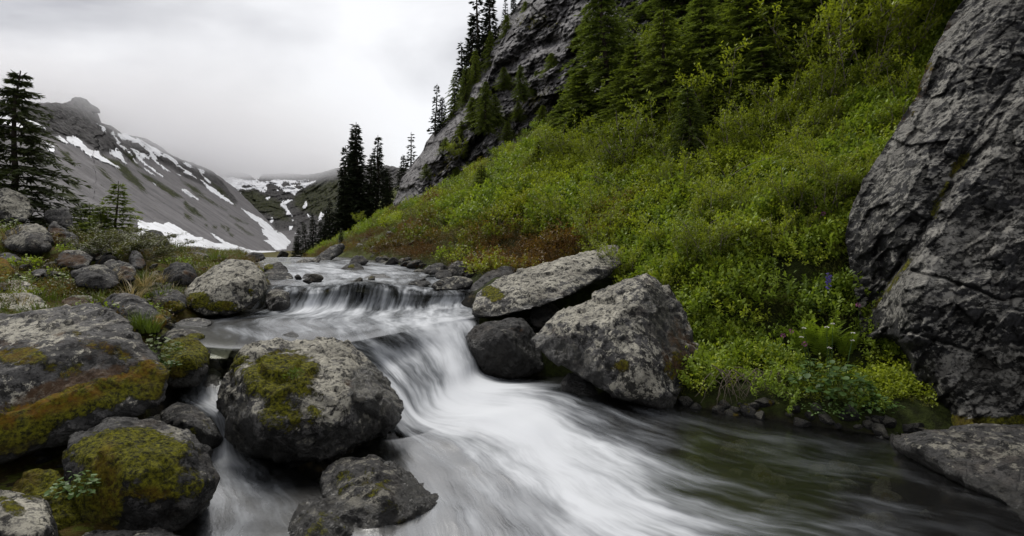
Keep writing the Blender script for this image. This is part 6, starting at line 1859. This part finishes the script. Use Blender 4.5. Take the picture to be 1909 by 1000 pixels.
# grass tufts
TUFT = [grass_mesh('blades', 700 + i, M_GRASS, 120, 0.20, 0.10, 0.8, 0.005) for i in range(2)]
STRAW = [grass_mesh('blades', 710 + i, M_STRAW, 80, 0.24, 0.09, 1.4, 0.004) for i in range(2)]
for i, (px, py, d, kd, s, lab) in enumerate([
    (300, 545, 7.2, 0, 1.2, 'bright green grass tuft by the blocky brown rock'), (325, 548, 7.4, 0, 0.9, 'short grass tuft beside the dark angular rock'), (272, 505, 7.6, 0, 1.0, 'green grass tuft by the rusty pointed rock'),
    (268, 512, 7.3, 1, 1.2, 'drooping straw tuft by the rusty pointed rock'), (300, 508, 7.9, 1, 1.0, 'drooping straw tuft beside the dark angular rock'), (245, 535, 6.6, 1, 1.2, 'fallen straw tuft behind the rusty ended boulder'),
    (40, 428, 8.35, 1, 1.1, 'straw hanging over the round lichened boulder'), (20, 432, 8.3, 1, 1.1, 'straw hanging over the round lichened boulder edge'), (205, 505, 6.9, 1, 1.0, 'straw tuft by the brown stained block'),
    (180, 545, 6.0, 0, 1.0, 'grass tuft above the orange flanked rock'), (215, 545, 5.9, 1, 0.8, 'straw tuft above the rusty ended boulder'), (405, 492, 10.8, 0, 1.6, 'grass tuft behind the freckled boulder'),
    (330, 470, 11.5, 0, 1.5, 'grass beside the black pointed boulder'), (262, 612, 4.35, 0, 0.8, 'fresh grass tuft in the notch of the slab boulder'), (280, 620, 4.3, 0, 0.7, 'second fresh grass tuft in the notch of the slab boulder'),
]):
    p = P(px, py, d)
    if d > 5: p[2] = max(p[2] - 0.15, min(p[2] + 0.1, gz(p[0], p[1])))
    e = empty('grass_tuft', p, i * 1.3); e.scale = (s, s, s)
    o = link('blades', (STRAW if kd else TUFT)[i % 2], None, e)
    tag(e, lab, 'grass')
# dry roots at the water's edge
rg = np.random.default_rng(12)
e = empty('dry_roots', gpos(1400, 720, 0.02))
for k in range(46):
    x0 = rg.uniform(-0.42, 0.42); n_ = 7
    t = np.linspace(0, 1, n_)
    dx = rg.uniform(-0.5, 0.5); ln = rg.uniform(0.12, 0.3)
    pts = np.stack([x0 + dx * t * 0.6 + rg.normal(size=n_).cumsum() * 0.012, -0.08 - 0.16 * t + rg.normal(size=n_) * 0.01, 0.16 - ln * t ** 1.5 + 0.02 * np.sin(t * 5 + k) + rg.uniform(-.06, .02)], 1)
    link('root', tube_mesh('root', [(pts, np.linspace(0.005, 0.0015, n_) * rg.uniform(.5, 1.2))], M_ROOT, 5), None, e)
tag(e, 'tangle of bare dry roots on the bank above the shore rocks', 'roots')
# flowers
def flower(px, py, mat, label, group=None, h=0.16, n=26, sz=0.02, spike=False, name='flower'):
    p = gpos(px, py + h / 7 * 1060 * 0.0, -0.02)
    top = 0.42 if not spike else 0.5
    e = empty(name, p)
    link('stem', tube_mesh('stem', [(np.array([[0, 0, 0], [0.01, 0, top * .5], [0, 0, top]]), np.array([.004, .003, .002]))], M_HERB, 4), None, e)
    r_ = np.random.default_rng(int(px))
    d = rdir(r_, n)
    O = np.tile([0, 0, top], (n, 1)) + d * 0.012
    if spike: O[:, 2] += r_.uniform(-0.05, 0.09, n)
    link('petals', pack('petals', [leaves_mesh('petals', O, d + [0, 0, .3], rdir(r_, n), sz, sz * .7, 0.1, r_)], mat), None, e)
    return tag(e, label, 'flower', group)
flower(1545, 610, M_PURPLE, 'purple lupine spike above the ferns', spike=True, n=60, sz=0.026)
for px, py in [(1348, 485), (1362, 482), (1370, 484), (1356, 488)]:
    flower(px, py, M_YELLOW, 'yellow flower in the small group on the shrub slope', 'yellow flowers', sz=0.018)
for px, py in [(1375, 505), (1250, 480), (1420, 470), (1300, 520)]:
    flower(px, py, M_WHITE, 'small white flower dotting the lower shrub slope', 'white flowers', sz=0.012)
for px, py in [(1520, 450), (1535, 460), (1460, 700), (1600, 640), (1475, 690), (1500, 720)]:
    flower(px, py, M_PINK, 'tiny pink flower among the shrubs near the rock wall', 'pink flowers', sz=0.016)

# ------------------------------------------------------------------ loose stones, each its own thing
def stone_mesh(seed):
    bm = bmesh.new()
    bmesh.ops.create_icosphere(bm, subdivisions=4, radius=1.0)
    V = np.array([v.co[:] for v in bm.verts])
    rg_ = np.random.default_rng(seed)
    for k in range(14):
        n = rg_.normal(size=3); n /= np.linalg.norm(n)
        h = rg_.uniform(0.55, 0.9)
        d = V @ n
        V = V - np.maximum(d - h, 0)[:, None] * n[None, :]
    nn = V / np.linalg.norm(V, axis=1)[:, None]
    V = V + nn * (fbm(V * 1.4 + seed, 4, seed) * 0.14 + ridged(V * 2.6 + seed, 3, seed + 2) * 0.05)[:, None]
    V *= np.array([1.0, rg_.uniform(.7, 1), rg_.uniform(.5, .75)])
    for v, c in zip(bm.verts, V): v.co = c
    me = bpy.data.meshes.new('stone'); bm.to_mesh(me); bm.free()
    up = V[:, 2] / V[:, 2].max()
    n_ = noise(V * 1.7 + seed, 9)
    attr(me, 'moss', np.clip(0.35 * up + 0.9 * n_, 0, 1) * (seed % 3 == 0)); attr(me, 'rust', np.clip(0.3 - 0.4 * up + n_, 0, .8) * (seed % 2)); attr(me, 'pale', np.clip(up * .5, 0, 1)); attr(me, 'wet', np.zeros(len(V)))
    smooth(me); me.materials.append(M_ROCK)
    return me
STONES = [stone_mesh(800 + i) for i in range(9)]
rs = np.random.default_rng(55)
def stones(n, poly, lab, group, size, tone=(0.6, 1.2), wetlook=False, fixed_z=None, sink=0.35):
    poly = np.array(poly, float); lo, hi = poly.min(0), poly.max(0)
    c = 0
    while c < n:
        q = rs.uniform(lo, hi)
        if not inpoly(np.array([q[0]]), np.array([q[1]]), poly)[0]: continue
        c += 1
        p_ = hit(q[0], q[1], 3.0, 30) if fixed_z is None else Pz(q[0], q[1], fixed_z)
        s = rs.uniform(*size) * (p_[1] / 7.0) ** 0.6
        o = link('stone', STONES[rs.integers(0, 9)], None, None, p_ + np.array([0, 0, s * (0.6 - sink)]) - np.array([0, 0, s * 0.2]))
        o.rotation_euler = (rs.normal() * 0.3, rs.normal() * 0.3, rs.random() * 6.28)
        o.scale = (s, s, s)
        o['tone'] = float(rs.uniform(*tone)); o['lichen'] = float(rs.uniform(0, 0.9))
        tag(o, lab, 'stone', group)
stones(70, [(0, 470), (250, 478), (420, 492), (345, 540), (280, 560), (300, 600), (180, 560), (0, 545)], 'small loose stone among moss and grass on the bank of boulders', 'loose stones on the mossy bank', (0.05, 0.17))
stones(26, [(180, 600), (320, 600), (320, 640), (250, 625)], 'small stone wedged behind the slab boulder near the calm pool', 'stones behind the slab boulder', (0.04, 0.10))
stones(24, [(0, 850), (150, 790), (320, 770), (330, 850), (140, 880), (120, 1000), (0, 1000)], 'dark stone in the gap under the slab boulder', 'stones under the slab boulder', (0.04, 0.12), (0.35, 0.7))
stones(34, [(520, 478), (640, 490), (760, 486), (870, 500), (880, 520), (800, 500), (700, 496), (560, 492)], 'small stone at the far edge of the upper rapids', 'stones along the far rapids edge', (0.05, 0.16), (0.4, 1.0))
stones(22, [(540, 498), (700, 494), (860, 512), (870, 535), (600, 530), (520, 520)], 'wet stone breaking the surface of the upper rapids', 'stones breaking the rapids', (0.05, 0.14), (0.35, 0.6), fixed_z=0.93)
stones(4, [(600, 540), (700, 536), (860, 545), (860, 556), (700, 556), (545, 556)], 'dark wet rock knob in the lip of the small upper cascade', 'rock knobs in the upper cascade', (0.09, 0.17), (0.35, 0.5), fixed_z=0.76)
stones(40, [(1260, 745), (1400, 745), (1560, 765), (1700, 790), (1760, 815), (1720, 835), (1560, 800), (1300, 775)], 'dark shore stone at the foot of the planted bank', 'dark shore stones', (0.04, 0.13), (0.35, 0.75))
stones(14, [(585, 835), (680, 815), (720, 830), (640, 860), (600, 905)], 'wet pebble between the speckled boulder and the two lobed rock', 'pebbles between boulders', (0.03, 0.08), (0.4, 0.7))
stones(18, [(985, 575), (1060, 570), (1010, 640), (995, 620)], 'dark stone in the cleft between sloping slab and ridged boulder', 'stones in the dark cleft', (0.06, 0.14), (0.35, 0.6))
stones(60, [(1150, 790), (1350, 770), (1560, 800), (1720, 850), (1860, 950), (1500, 990), (1300, 900)], 'brown stone lying on the stream bed under dark water', 'stones on the stream bed', (0.06, 0.17), (0.7, 1.6), fixed_z=-0.27)
stones(16, [(660, 440), (740, 420), (800, 440), (760, 470), (640, 470)], 'pale stone dotting the lower meadow', 'meadow stones', (0.06, 0.15), (0.9, 1.4))
